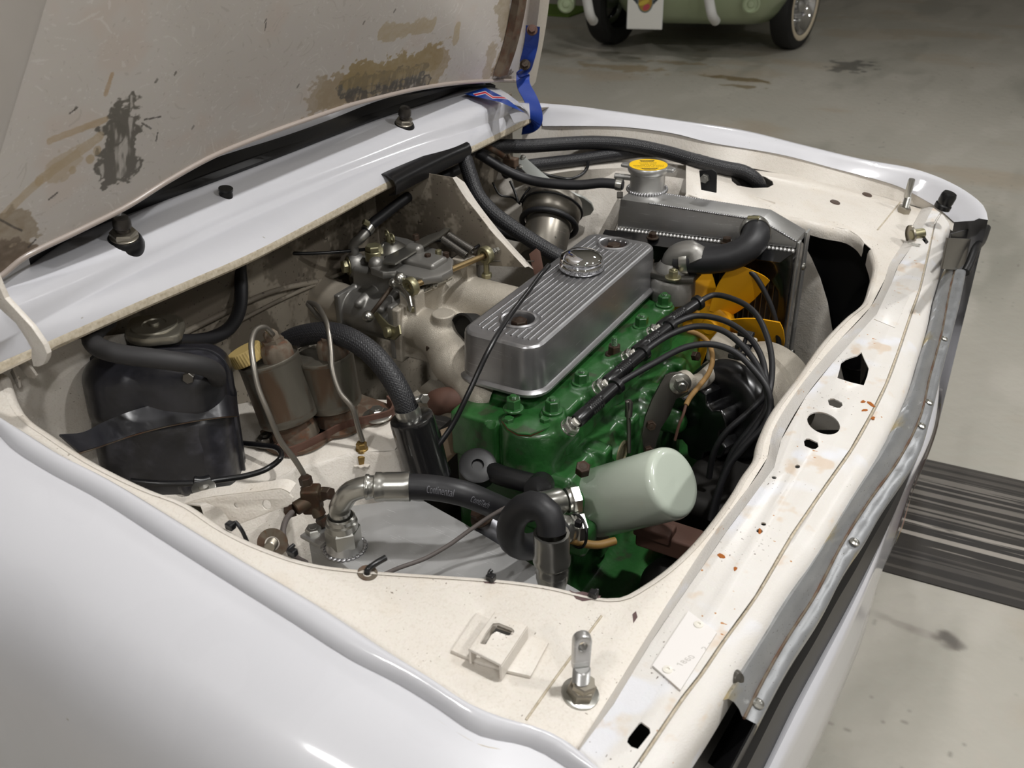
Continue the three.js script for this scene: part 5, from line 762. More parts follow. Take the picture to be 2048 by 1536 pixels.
// ---------------------------------------------------------------- inlet manifold and carburettor
const D3 = (a) => a.map(([u, v, d]) => at(u, v, 'd', d));
{
  const t = thing('inlet_manifold', 'sand-cast aluminium inlet manifold with two runners into the green head', 'manifold');
  const f = (x, y, z) => {
    let d = smin(sdCap(x, y, z, [0.05, 0.705, -0.006], [0.1, 0.703, 0.0], 0.03), sdCap(x, y, z, [0.1, 0.703, 0.0], [0.14, 0.684, 0.026], 0.03), 0.012);
    d = smin(d, sdCap(x, y, z, [0.14, 0.684, 0.026], [0.2, 0.655, 0.048], 0.03), 0.012);
    d = smin(d, sdCap(x, y, z, [0.05, 0.712, -0.112], [0.215, 0.705, -0.118], 0.032), 0.012);
    d = smin(d, sdCap(x, y, z, [0.05, 0.69, -0.06], [0.2, 0.668, -0.05], 0.016), 0.03);
    d = smin(d, sdBox(x, y, z, [0.12, 0.672, -0.05], [0.08, 0.008, 0.07], 0.004), 0.012);
    d = smin(d, sdBox(x, y, z, [0.046, 0.7, -0.062], [0.006, 0.042, 0.09], 0.003), 0.008);
    d = smin(d, sdBox(x, y, z, [0.056, 0.742, -0.002], [0.014, 0.02, 0.012], 0.002), 0.004);
    d = smin(d, sdBox(x, y, z, [0.07, 0.752, -0.118], [0.014, 0.02, 0.013], 0.002), 0.006);
    d = smin(d, sdCyl(x, y, z, [0.112, 0.004], 0.0165, 0.69, 0.742, 0.002), 0.004);
    return smin(d, sdBox(x, y, z, [0.15, 0.63, 0.045], [0.06, 0.008, 0.03], 0.004), 0.02);
  };
  part('casting', castMesh(f, [0.03, 0.61, -0.17], [0.225, 0.785, 0.095], 116), M.cast, t);
  part('balance_port', [turn([[0.028, -0.02], [0.029, 0.002], [0.026, 0.004], [0.024, -0.004], [0, -0.006]], at(926, 668, 'x', 0.15), V(-0.3, 0.3, 0.9), 36)], M.dark, t);
  part('bolt', bolt(at(862, 700, 'd', 1.325), V(0, 1, 0), 0.012, 0.007), M.rustBolt, t);
  done(t);
  const c = thing('carburettor', 'twin-barrel sidedraught carburettor with grey castings and brass fittings on the manifold', 'carburettor');
  const top = 0.768, bf = (x, y, z) => {
    let d = Math.min(sdCap(x, y, z, [-0.07, 0.705, -0.012], [0.043, 0.705, -0.008], 0.029), sdCap(x, y, z, [-0.07, 0.712, -0.112], [0.043, 0.712, -0.112], 0.03));
    d = smin(d, sdBox(x, y, z, [-0.02, 0.728, -0.066], [0.05, 0.036, 0.042], 0.006), 0.01); d = smin(d, sdBox(x, y, z, [0.0, 0.7, -0.06], [0.045, 0.03, 0.06], 0.006), 0.01);
    d = smin(d, sdBox(x, y, z, [-0.066, 0.705, -0.012], [0.005, 0.032, 0.032], 0.003), 0.003); d = smin(d, sdBox(x, y, z, [0.037, 0.703, -0.06], [0.005, 0.042, 0.088], 0.003), 0.004);
    for (const [q, w] of [[-0.03, 0.03], [0.01, 0.03]]) d = smin(d, sdCap(x, y, z, [q, 0.728, 0.012], [q, 0.735, -0.02], 0.007), 0.004);
    return d;
  };
  part('body', castMesh(bf, [-0.1, 0.655, -0.165], [0.06, 0.785, 0.04], 96), M.zamak, c);
  for (const [y, z] of [[0.705, -0.012], [0.712, -0.112]]) part('trumpet', turn([[0.0265, 0.09], [0.027, 0.0], [0.03, 0.0], [0.031, 0.01], [0.031, 0.03], [0.034, 0.055], [0.041, 0.078], [0.044, 0.084], [0.044, 0.088], [0.041, 0.088], [0.03, 0.06], [0.026, 0.02], [0.025, 0.0]], V(-0.068, y, z), V(-1, 0.05, 0), 44), M.trumpet = M.trumpet || std('spun aluminium', { color: 0xb3aa9c, roughness: 0.3, metalness: 0.45 }), c);
  // lid with its bowl dome, float chamber bumps and brass wing nut
  const q = (u, v, y = top + 0.012) => at(u, v, 'y', y);
  const lid = part('lid', plate([[741, 535], [742, 516], [757, 490], [785, 470], [815, 476], [850, 490], [885, 500], [907, 518], [905, 538], [884, 550], [845, 556], [810, 549], [792, 541], [765, 544]].map(([u, v]) => q(u, v)), 0.012, { normal: UP, bevel: 0.003 }), M.zamak, c);
  const ctr = q(858, 524), bx = q(885, 533).sub(ctr).normalize(), bz = UP.clone().cross(bx);
  part('float_dome', [slab(q(850, 524).x, top + 0.014, q(850, 524).z, 0.056, 0.012, 0.04, 0.0055, aim(UP)), slab(q(830, 512).x, top + 0.022, q(830, 512).z, 0.028, 0.018, 0.018, 0.007), new THREE.SphereGeometry(0.009, 18, 12).translate(q(795, 524).x, top + 0.014, q(795, 524).z), new THREE.SphereGeometry(0.011, 18, 12).translate(q(752, 528).x, top + 0.012, q(752, 528).z)], M.zamak, lid);
  for (const [u, v, m] of [[856, 518, M.rustBolt], [877, 510, M.brass], [892, 515, M.rustBolt], [775, 523, M.darkSteel]]) part('lid_screw', bolt(q(u, v, top + 0.016), UP, 0.0085, 0.008), m, lid);
  const wn = q(782, 500); part('jet_cover', turn([[0.024, 0], [0.0245, 0.003], [0.022, 0.005], [0.014, 0.011], [0.008, 0.014], [0, 0.014]], wn, UP, 36), M.steel, lid);
  part('wing_nut', [turn([[0.006, 0], [0.006, 0.008], [0.004, 0.012], [0, 0.012]], lift(wn, 0.0135), UP, 18), ...[-1, 1].map((s) => { const g = new THREE.TorusGeometry(0.0055, 0.0017, 8, 20); g.translate(s * 0.0095, 0.022, 0); g.rotateY(-0.5); g.translate(wn.x, wn.y, wn.z); return g; })], M.brass, lid, 'brass wing nut');
  const fp = q(748, 508); part('filter_plug', [turn([[0.0135, -0.008], [0.0135, 0.005], [0.0125, 0.006]], fp, UP, 26), hexg(lift(fp, 0.005), UP, 0.021, 0.009)], M.brass, lid, 'brass hexagon plug');
  part('return_lever', [plate([[765, 524], [772, 512], [830, 483], [855, 470], [880, 462], [900, 446], [910, 440], [912, 444], [896, 460], [878, 475], [850, 490], [790, 527]].map(([u, v]) => q(u, v, top + 0.026)), 0.003, { normal: UP, bevel: 0.0006 })], M.steel, lid); part('lever_screw', bolt(q(832, 479, top + 0.026), UP, 0.009, 0.008), M.rustBolt, lid);
  // fuel inlet
  const bj = at(711, 530, 'y', 0.757), bd = V(-0.55, 0.05, 0.83); part('fuel_union', [turn([[0.0, -0.01], [0.017, -0.01], [0.019, -0.005], [0.019, 0.006], [0.016, 0.011], [0, 0.011]], bj, bd, 30), rod(bj, at(752, 520, 'y', 0.76), 0.011), hose([bj, lift(bj, 0.02), lift(bj, 0.032), at(722, 476, 'd', 1.415), at(732, 464, 'd', 1.42)], 0.0075)], M.zamak, c); part('union_bolt', [washer(bj.clone().addScaledVector(bd, 0.011), bd, 0.014, 0.002), hexg(bj.clone().addScaledVector(bd, 0.013), bd, 0.018, 0.008)], M.brass, c);
  // throttle shaft across, rose joints, levers and springs
  const ra = at(822, 573, 'y', 0.772), rb = at(972, 510, 'y', 0.775), rd = rb.clone().sub(ra).normalize();
  part('throttle_shaft', rod(ra, rb, 0.0046), std('bronze rod', { color: 0x9a8560, roughness: 0.35, metalness: 0.9 }), c);
  for (const p of [ra, rb]) { const rj = part('rose_joint', [turn([[0.0075, -0.0055], [0.0125, -0.0055], [0.0135, -0.004], [0.0135, 0.004], [0.0125, 0.0055], [0.0075, 0.0055], [0.007, 0], [0.0075, -0.0055]], p, rd, 34)], M.brass, c); part('joint_shank', [rod(p.clone().add(V(0, -0.012, 0)), p.clone().add(V(0, -0.036, 0)), 0.0045), hexg(p.clone().add(V(0, -0.036, 0)), UP, 0.014, 0.007)], M.brass, rj); }
  for (let k = 0; k < 3; k++) part('shaft_nut', hexg(rb.clone().addScaledVector(rd, 0.008 + k * 0.006), rd, 0.011 - k * 0.001, 0.005, k), M.steel, c);
  const lv = at(805, 560, 'd', 1.33), nl = V(-0.5, 0.2, 0.85).normalize(), ql = (u, v) => onPlane(u, v, lv, nl);
  part('bell_crank', plate([[786, 566], [793, 555], [800, 558], [806, 575], [818, 592], [822, 612], [818, 625], [812, 600], [800, 588], [790, 580]].map(([u, v]) => ql(u, v)), 0.003, { normal: nl }), M.steel, c); part('ball_joint', [new THREE.SphereGeometry(0.0088, 20, 14).translate(...A3(ql(800, 557))), new THREE.SphereGeometry(0.0075, 18, 12).translate(...A3(ql(788, 566)))], M.steel, c);
  part('link_rod', hose([ql(786, 570), at(760, 605, 'd', 1.34), at(742, 628, 'd', 1.345)], 0.003), M.rustBolt, c); part('ball_joint', [new THREE.SphereGeometry(0.0085, 20, 14).translate(...A3(at(736, 633, 'd', 1.345)))], M.steel, c);
  const sl = at(765, 655, 'd', 1.345), qs = (u, v) => onPlane(u, v, sl, nl); part('throttle_lever', [plate([[745, 628], [752, 624], [775, 648], [790, 655], [797, 650], [800, 668], [788, 680], [772, 676], [762, 655]].map(([u, v]) => qs(u, v)), 0.003, { normal: nl }), turn([[0.008, 0], [0.008, 0.006], [0.004, 0.008], [0, 0.008]], qs(779, 665), nl, 18)], M.brass, c);
  const spring = (p0, p1, r) => { const d = p1.clone().sub(p0), L = d.length(), a = d.clone().normalize(), s = a.clone().cross(UP).normalize(), n = s.clone().cross(a), P = []; for (let i = 0; i <= 26 * 10; i++) { const th = i / 10 * 6.2832; P.push(p0.clone().addScaledVector(a, L * i / 260).addScaledVector(s, Math.cos(th) * r).addScaledVector(n, Math.sin(th) * r)); } return new THREE.TubeGeometry(new THREE.CatmullRomCurve3(P), 520, 0.0011, 6); };
  for (const [a, b] of [[[885, 478], [934, 512]], [[897, 470], [946, 502]]]) part('return_spring', spring(at(...a, 'd', 1.42), at(...b, 'd', 1.41), 0.0048), M.darkSteel, c);
  part('progression_gallery', [rod(at(824, 572, 'd', 1.375), at(888, 536, 'd', 1.42), 0.0022), rod(at(835, 585, 'd', 1.37), at(900, 552, 'd', 1.41), 0.006), ...[[845, 580], [868, 570], [890, 556]].map(([u, v]) => new THREE.SphereGeometry(0.006, 14, 10).translate(...A3(at(u, v, 'd', 1.375)))), rod(at(893, 530, 'd', 1.4), at(893, 552, 'd', 1.4), 0.007)], M.steel, c);
  done(c);
  const hs = (name, label, pts, r, m, cat = 'hose') => one(name, label, cat, hose(D3(pts), r), m);
  hs('fuel_hose', 'thin black fuel hose rising from the carburettor inlet to the scuttle edge', [[731, 466, 1.42], [740, 452, 1.425], [765, 432, 1.44], [810, 398, 1.47], [870, 362, 1.51], [925, 335, 1.56]], 0.0082, M.rubber);
  { const k = thing('hose_clip', 'small zinc hose clip on the fuel hose above the carburettor inlet', 'hose clip'), p = at(736, 458, 'd', 1.423), a = at(745, 447, 'd', 1.428).sub(p); part('band', turn([[0.0084, -0.005], [0.0094, -0.005], [0.0097, 0], [0.0094, 0.005], [0.0084, 0.005]], p, a, 30), M.steel, k); part('screw', [hexg(at(737, 448, 'd', 1.41), V(-0.4, 0.5, 0.6), 0.008, 0.009)], M.brass, k); done(k); }
  hs('throttle_cable', 'thin black cable crossing the dark bulkhead behind the carburettor to the throttle shaft', [[520, 500, 1.36], [600, 507, 1.38], [700, 502, 1.42], [780, 492, 1.48], [860, 482, 1.48], [940, 478, 1.47], [962, 484, 1.46], [950, 496, 1.44], [900, 520, 1.43]], 0.0026, M.plastic, 'cable');
  hs('choke_cable', 'black sheathed cable running in front of the rocker cover down to the bay floor', [[1098, 530, 1.33], [1085, 545, 1.32], [1055, 585, 1.27], [1010, 645, 1.21], [975, 705, 1.18], [940, 780, 1.17], [905, 850, 1.17], [870, 900, 1.17], [835, 950, 1.18]], 0.0034, M.plastic, 'cable');
  const ab = thing('cable_abutment', 'red-brown folded steel tab holding the cable end beside the rocker cover', 'bracket'), na = V(0.3, 0.3, 0.9).normalize(), pa = at(1075, 520, 'd', 1.43), qa = (u, v) => onPlane(u, v, pa, na); part('tab', plate([[1058, 508], [1072, 497], [1080, 503], [1088, 545], [1078, 560], [1068, 548]].map(([u, v]) => qa(u, v)), 0.003, { normal: na }), M.brownPaint, ab); part('wire', hose([at(985, 522, 'd', 1.44), at(1030, 522, 'd', 1.44), at(1068, 522, 'd', 1.43)], 0.0009), M.darkSteel, ab); done(ab);
}
// ---------------------------------------------------------------- hoses at the back and far side of the bay
{
  const hs = (name, label, pts, r, m) => one(name, label, 'hose', hose(D3(pts), r, { rs: 22 }), m);
  hs('heater_hose', 'thick black hose along the far wing top, upper of the pair, into the oval hole', [[935, 300, 1.62], [985, 293, 1.66], [1060, 292, 1.7], [1120, 288, 1.72], [1190, 285, 1.73], [1260, 290, 1.73], [1330, 304, 1.72], [1400, 324, 1.7], [1450, 336, 1.69], [1488, 344, 1.69], [1514, 362, 1.695], [1521, 392, 1.74]], 0.0122, M.weave);
  hs('heater_hose', 'woven black hose below the topmost one, meeting it near the oval hole', [[1010, 345, 1.66], [1055, 332, 1.69], [1100, 326, 1.71], [1160, 319, 1.73], [1220, 310, 1.74], [1290, 303, 1.75], [1370, 312, 1.745], [1430, 330, 1.735], [1475, 346, 1.71], [1492, 362, 1.715], [1498, 392, 1.75]], 0.0112, M.weave);
  hs('overflow_hose', 'smooth black hose from under the scuttle to the radiator filler neck', [[955, 306, 1.6], [985, 325, 1.6], [1020, 345, 1.6], [1060, 360, 1.6], [1110, 368, 1.59], [1160, 370, 1.58], [1205, 366, 1.57], [1246, 370, 1.56]], 0.0082, M.rubber);
  { const k = thing('hose_clip', 'bright hose clip with a black tail beside the radiator cap', 'hose clip'), p = at(1238, 369, 'd', 1.562), a = at(1250, 371, 'd', 1.56).sub(at(1226, 367, 'd', 1.565)); part('band', turn([[0.0086, -0.005], [0.0098, -0.005], [0.0102, 0], [0.0098, 0.005], [0.0086, 0.005]], p, a, 30), M.steel, k); part('screw', hexg(at(1240, 384, 'd', 1.555), V(0.2, -0.8, 0.4), 0.009, 0.01), M.darkSteel, k); done(k); }
  hs('water_hose', 'heavy woven black hose slanting from the scuttle corner down behind the filler cap', [[930, 318, 1.52], [940, 350, 1.515], [955, 390, 1.51], [985, 425, 1.505], [1025, 455, 1.5], [1070, 485, 1.495], [1115, 512, 1.49], [1150, 530, 1.49]], 0.0122, M.weave);
  hs('vacuum_hose', 'short black hose with a zinc end curving behind the heavy slanting hose', [[972, 422, 1.6], [978, 440, 1.59], [992, 458, 1.58], [1020, 470, 1.57], [1055, 478, 1.57], [1090, 492, 1.56]], 0.0078, M.rubber);
  one('hose_end', 'zinc ferrule on the end of the short curved hose beside the gusset', 'hose clip', turn([[0.0078, -0.008], [0.0092, -0.007], [0.0092, 0.008], [0.006, 0.009], [0, 0.009]], at(975, 427, 'd', 1.595), V(-0.4, 0.8, -0.2), 26), M.steel);
  one('thin_loop_hose', 'thin black tube looping under the woven hose on the far inner wing', 'hose', hose(D3([[1085, 348, 1.68], [1110, 354, 1.68], [1140, 358, 1.68], [1165, 348, 1.7], [1176, 330, 1.72], [1172, 312, 1.74]]), 0.003), M.plastic);
  one('breather_hose', 'ribbed black hose arching over the rusty reservoirs to the black canister', 'hose', hose(D3([[560, 694, 1.24], [585, 678, 1.225], [620, 668, 1.205], [665, 666, 1.185], [705, 680, 1.17], [745, 708, 1.16], [780, 750, 1.155], [805, 795, 1.155], [818, 830, 1.16]]), 0.0138, { rs: 26 }), M.weave);
  one('demister_hose', 'black hose hanging from the scuttle edge behind the tank and bending to its neck', 'hose', hose(D3([[478, 505, 1.29], [480, 540, 1.29], [483, 580, 1.285], [479, 620, 1.27], [460, 655, 1.24], [425, 675, 1.2], [385, 682, 1.16], [352, 682, 1.13]]), 0.0088), M.rubber);
  one('tank_hose', 'dull black hose lying across the face of the black tank from the scuttle edge', 'hose', hose(D3([[215, 640, 1.06], [197, 655, 1.04], [183, 676, 1.02], [198, 695, 1.005], [240, 708, 1.0], [300, 716, 1.0], [360, 724, 1.01], [405, 732, 1.03], [430, 745, 1.06], [432, 765, 1.1]]), 0.0105, { rs: 24 }), M.softHose);
  const cn = thing('breather_canister', 'black cylindrical breather canister leaning beside the green engine', 'canister'), a = at(822, 832, 'd', 1.16), b = at(858, 955, 'd', 1.2), ax = b.clone().sub(a), L = ax.length();
  part('canister', turn([[0, 0], [0.022, 0], [0.0265, 0.002], [0.0275, 0.006], [0.0275, L - 0.006], [0.0285, L - 0.004], [0.0285, L], [0, L]], a, ax, 44), M.glossBlack, cn);
  part('clamp', turn([[0.0142, -0.006], [0.0154, -0.006], [0.0158, 0], [0.0154, 0.006], [0.0142, 0.006]], at(816, 824, 'd', 1.158), ax, 36), M.steel, cn); part('clamp_bolt', [rod(at(832, 800, 'd', 1.15), at(848, 795, 'd', 1.15), 0.004), hexg(at(846, 796, 'd', 1.15), V(0.8, 0.2, 0.4), 0.011, 0.006)], M.steel, cn); done(cn);
}
// ---------------------------------------------------------------- blower motor at the far side
{
  const t = thing('blower_motor', 'silver cylindrical motor with a black rubber ring at the far inner wing', 'motor');
  const a = at(1082, 520, 'd', 1.62), b = at(1108, 402, 'd', 1.66), ax = b.clone().sub(a), L = ax.length(), q = (pr) => turn(pr, a, ax, 56);
  M.motor = std('dull silver tin', { map: TEX.alu, color: 0xb4aea4, roughness: 0.34, metalness: 0.8 });
  part('casing', q([[0, 0], [0.036, 0], [0.039, 0.004], [0.0395, L * 0.62], [0.0455, L * 0.66], [0.05, L * 0.7], [0.052, L * 0.9], [0.05, L * 0.99], [0.04, L], [0, L]]), M.motor, t);
  part('rubber_ring', [new THREE.TorusGeometry(0.0475, 0.0048, 14, 60)].map((g) => { g.rotateX(Math.PI / 2); return place(g, a.clone().addScaledVector(ax, 0.6), ax); }), M.rubber, t); part('band', [new THREE.TorusGeometry(0.0528, 0.0018, 10, 60)].map((g) => { g.rotateX(Math.PI / 2); return place(g, a.clone().addScaledVector(ax, 0.86), ax); }), M.rubber, t);
  const fl = at(1130, 405, 'd', 1.7), nf = ax.clone().normalize(); part('flange', plate(arc(fl, V(1, 0, 0).addScaledVector(nf, -nf.x).normalize(), V(0, 0, 1).addScaledVector(nf, -nf.z).normalize(), 0.05, 0.045, 14), 0.004, { normal: nf }), M.grey, t);
  const ns = V(0.1, 0.75, 0.65).normalize(), ps = at(1070, 335, 'd', 1.63), s = (u, v) => onPlane(u, v, ps, ns); const st = part('strap', plate([[1036, 330], [1040, 308], [1050, 314], [1085, 345], [1112, 366], [1080, 366], [1058, 352], [1046, 340]].map(([u, v]) => s(u, v)), 0.0022, { normal: ns }), M.grey, t, 'light grey strap'); for (const [u, v] of [[1046, 315], [1040, 334]]) part('rivet', turn([[0.005, 0], [0.004, 0.003], [0, 0.004]], s(u, v), ns, 16), M.steel, st);
  part('bolt', bolt(at(1110, 476, 'd', 1.6), V(0, 0.3, 1), 0.007, 0.004), M.steel, t); done(t);
  const v = thing('heater_valve', 'rust-coloured heater valve stub under the scuttle corner beside the grey strap', 'valve'); part('stub', hose(D3([[968, 290, 1.62], [990, 302, 1.63], [1010, 314, 1.63]]), 0.005), M.rust, v); part('clamp_block', [slab(...A3(at(1022, 324, 'd', 1.63)), 0.024, 0.016, 0.016, 0.003), rod(at(1016, 308, 'd', 1.62), at(1030, 338, 'd', 1.63), 0.003)], M.rust, v); done(v);
  one('wire_cluster', 'tangle of thin black wires above the silver motor', 'wiring', [hose(D3([[985, 365, 1.66], [1000, 390, 1.66], [1025, 395, 1.66], [1040, 408, 1.65]]), 0.0018), hose(D3([[1020, 362, 1.65], [1030, 385, 1.65], [1036, 405, 1.65]]), 0.0022), hose(D3([[1060, 375, 1.64], [1048, 390, 1.64], [1040, 405, 1.65], [1052, 398, 1.64], [1062, 384, 1.63]]), 0.0018)], M.plastic);
}
// ---------------------------------------------------------------- black tank with strap
{
  const t = thing('header_tank', 'black steel header tank with metal filler cap at the near rear corner', 'tank');
  const c = at(336, 850, 'd', 1.135), n = V(0.5, 0.12, 0.86).normalize(), r = UP.clone().cross(n).normalize(), u = n.clone().cross(r), lx = (x, y, z) => { const a = x - c.x, b = y - c.y, d = z - c.z; return [a * r.x + b * r.y + d * r.z, a * u.x + b * u.y + d * u.z, a * n.x + b * n.y + d * n.z]; };
  const f = (X, Y, Z) => { const [a, b, d] = lx(X, Y, Z); const bul = 0.012 * (1 - (a / 0.09) ** 2) * (1 - (b / 0.11) ** 2); const groove = 0.004 * Math.exp(-(((b - 0.025 - a * 0.06) / 0.006) ** 2)); let s = sdBox(a, b, d - (d > 0 ? Math.max(bul, 0) : 0) + groove, [0, 0, 0], [0.081, 0.096, 0.042], 0.03); for (const [x, y] of [[0.028, -0.058], [0.045, -0.062]]) s = smin(s, Math.hypot(a - x, (b - y) * 0.6, d - 0.05) - 0.006, 0.006); return s; };
  part('shell', castMesh(f, [c.x - 0.13, c.y - 0.13, c.z - 0.13], [c.x + 0.13, c.y + 0.13, c.z + 0.13], 100), M.blackPaint, t);
  const rim = []; for (const [sx, sy, a] of [[1, 1, 0], [-1, 1, 90], [-1, -1, 180], [1, -1, 270]]) for (let i = 0; i <= 6; i++) { const th = rad(a + i * 15), q = 0.034; rim.push(c.clone().addScaledVector(r, sx * (0.085 - q) + q * Math.cos(th)).addScaledVector(u, sy * (0.099 - q) + q * Math.sin(th)).addScaledVector(n, 0.004)); }
  part('seam_flange', plate(rim, 0.004, { normal: n, bevel: 0.001 }), M.blackPaint, t);
  const nk = at(318, 690, 'd', 1.125); part('filler_neck', turn([[0.027, -0.03], [0.027, 0.012], [0.03, 0.014], [0.03, 0.017], [0, 0.017]], nk, UP, 36), M.satinBlack, t);
  const cp = lift(nk, 0.0145), ears = []; for (let i = 0; i < 64; i++) { const a = i / 64 * 6.2832, q = 0.0335 + 0.008 * Math.max(0, Math.cos(2 * (a - 0.1))) ** 4; ears.push(V(cp.x + Math.cos(a) * q, cp.y + 0.0115, cp.z + Math.sin(a) * q)); }
  const cap = part('filler_cap', [plate(ears, 0.0115, { normal: UP, bevel: 0.003 })], M.tinCap = std('dull zinc cap', { color: 0x9c978a, roughness: 0.38, metalness: 0.85 }), t, 'metal filler cap'); part('cap_disc', turn([[0.027, 0.0112], [0.026, 0.0135], [0.014, 0.014], [0.013, 0.0125], [0.006, 0.0125], [0.005, 0.0155], [0, 0.016]], cp, UP, 36), M.tinCap, cap);
  part('knurled_union', [turn([[0.016, -0.006], [0.017, -0.004], [0.017, 0.004], [0.016, 0.006], [0.011, 0.007], [0.01, 0.002], [0, 0.002]], at(373, 756, 'd', 1.075), n, 30), hexg(at(380, 752, 'd', 1.068), n, 0.012, 0.008)], M.darkSteel, t);
  done(t);
  const s = thing('tank_strap', 'black steel strap bowed across the front of the header tank', 'strap');
  const tp = D3([[118, 872, 0.985], [160, 868, 1.0], [200, 848, 1.03], [250, 828, 1.06], [310, 810, 1.073], [380, 797, 1.082], [440, 790, 1.095], [470, 794, 1.12]]), bt = D3([[158, 907, 0.98], [180, 900, 0.995], [215, 888, 1.025], [262, 872, 1.052], [320, 856, 1.066], [390, 842, 1.076], [446, 834, 1.09], [474, 832, 1.12]]);
  part('band', loft([tp, bt], { n: 40, t: 0.0025 }), M.blackPaint, s); part('rust_edge', hose(bt, 0.0011, { rs: 6 }), M.rust, s); done(s);
}
// ---------------------------------------------------------------- hydraulic reservoirs with their pipes
{
  const can = (B, T, r, label, yellow) => {
    const t = thing('brake_reservoir', label, 'reservoir'), ax = T.clone().sub(B), L = ax.length(), a = ax.clone().normalize();
    part('base_flange', [turn([[0, -0.004], [r * 0.8, -0.004], [r * 0.8, 0.008], [r * 0.72, 0.016], [r * 0.7, 0.024]], B, ax, 44), turn([[0, -0.004], [r * 1.15, -0.004], [r * 1.15, 0], [0, 0]], B, UP, 32)], M.rust, t);
    part('can', turn([[0, 0.022], [r * 0.93, 0.022], [r, 0.024], [r * 1.015, 0.027], [r * 1.01, 0.031], [r, 0.034], [r, L - 0.006], [r * 1.01, L - 0.004], [r * 1.015, L - 0.001], [r, L + 0.0005], [r * 0.95, L - 0.003], [0, L - 0.0035]], B, ax, 56), M.tin, t);
    const nk = T.clone().addScaledVector(r0, r * 0.36).addScaledVector(a, -0.003); part('outlet_neck', [turn([[0.0195, 0], [0.0195, 0.014], [0.0165, 0.021], [0.013, 0.024], [0, 0.024]], nk, a, 30), turn([[0.0145, 0.023], [0.0145, 0.028], [0, 0.028]], nk, a, 6), turn([[0.0095, 0.028], [0.0095, 0.036], [0.006, 0.04], [0, 0.04]], nk, a, 6)], M.rust, t);
    if (yellow) { const p = T.clone().addScaledVector(r0, -r * 0.62).addScaledVector(a, -0.002), q = []; for (let i = 0; i < 72; i++) { const th = i / 72 * 6.2832, R = 0.0195 + (i & 1 ? 0.0005 : 0); q.push(new THREE.Vector2(R * Math.cos(th), R * Math.sin(th))); } const g = new THREE.ExtrudeGeometry(new THREE.Shape(q), { depth: 0.014, bevelEnabled: true, bevelSize: 0.0015, bevelThickness: 0.002, bevelSegments: 2 }); g.rotateX(-Math.PI / 2); part('filler_cap', place(toCreasedNormals(g, 0.5), p, a.clone().add(V(-0.15, 0, 0.1))), M.paleYellow, t, 'yellowed plastic cap'); }
    return [t, nk.clone().addScaledVector(a, 0.038)];
  };
  const B1 = at(592, 868, 'y', 0.662), T1 = at(536, 716, 'z', B1.z), [t1, n1] = can(B1, T1, 0.0375, 'rusty tin fluid reservoir with a yellowed plastic cap beside the black tank', true); done(t1);
  const B2 = at(672, 836, 'y', 0.662), T2 = at(645, 706, 'z', B2.z), [t2, n2] = can(B2, T2, 0.0375, 'rusty tin fluid reservoir half hidden behind the arching ribbed hose', false); done(t2);
  one('brake_pipe', 'bare steel pipe hooping from the nearer reservoir down to the brown tee piece', 'pipe', hose([n1, ...D3([[544, 668, 1.13], [530, 655, 1.115], [512, 660, 1.1], [503, 685, 1.085], [507, 730, 1.075], [516, 775, 1.075], [536, 825, 1.08], [560, 880, 1.095], [590, 920, 1.11], [608, 950, 1.12], [614, 965, 1.125]])], 0.0034), M.steel0 = std('dull steel pipe', { color: 0x8d8880, roughness: 0.38, metalness: 0.85 }));
  one('brake_pipe', 'bare steel pipe waving down from the rear reservoir to the brass union on the shelf', 'pipe', hose([n2, ...D3([[616, 606, 1.25], [632, 610, 1.23], [645, 628, 1.2], [656, 655, 1.175], [662, 700, 1.165], [665, 740, 1.16], [680, 785, 1.16], [704, 815, 1.165], [715, 850, 1.175], [725, 882, 1.185]])], 0.0034), M.steel0);
  const pl = thing('reservoir_mount', 'rusty red-brown mounting plate with a raised edge under the two reservoirs', 'bracket'), ym = 0.6595;
  const o = [[520, 862], [560, 910], [605, 905], [690, 862], [783, 836], [778, 808], [715, 785], [600, 800]].map(([u, v]) => at(u, v, 'y', ym)); part('plate', plate(o, 0.004, { normal: UP }), M.rust, pl);
  const ed = D3([]), er = [[556, 905], [580, 912], [606, 904], [650, 882], [690, 861], [740, 848], [783, 836], [790, 822], [778, 806]].map(([u, v]) => at(u, v, 'y', ym)); part('raised_edge', loft([er.map((p) => lift(p, -0.002)), er.map((p) => lift(p, 0.012))], { n: 50, t: 0.003 }), M.brownPaint, pl);
  for (const [u, v, m] of [[588, 886, M.darkSteel], [700, 832, M.darkSteel]]) part('stud_nut', bolt(at(u, v, 'y', ym), UP, 0.0145, 0.009, 0.008, 0.012), m, pl); part('cap_nut', turn([[0.0105, 0], [0.0105, 0.013], [0.0085, 0.015], [0.005, 0.016], [0, 0.016]], at(664, 842, 'y', ym + 0.002), UP, 6), M.darkSteel, pl); part('zinc_bolt', bolt(at(755, 832, 'y', ym + 0.002), UP, 0.017, 0.009, 0, 0.019), M.steel, pl, 'bright zinc bolt and washer'); done(pl);
  one('rubber_bush', 'grey round bush under the bright zinc bolt beside the black canister', 'bush', turn([[0.02, 0.0], [0.021, 0.004], [0.0185, 0.012], [0.021, 0.022], [0.0215, 0.026], [0, 0.026]], at(757, 890, 'y', 0.624), UP, 36), M.grey);
  const te = thing('brake_tee', 'brown corroded brake tee piece standing on the white inner wing', 'pipe fitting'), tc = at(624, 998, 'd', 1.12), rot = new THREE.Quaternion().setFromAxisAngle(UP, 0.5);
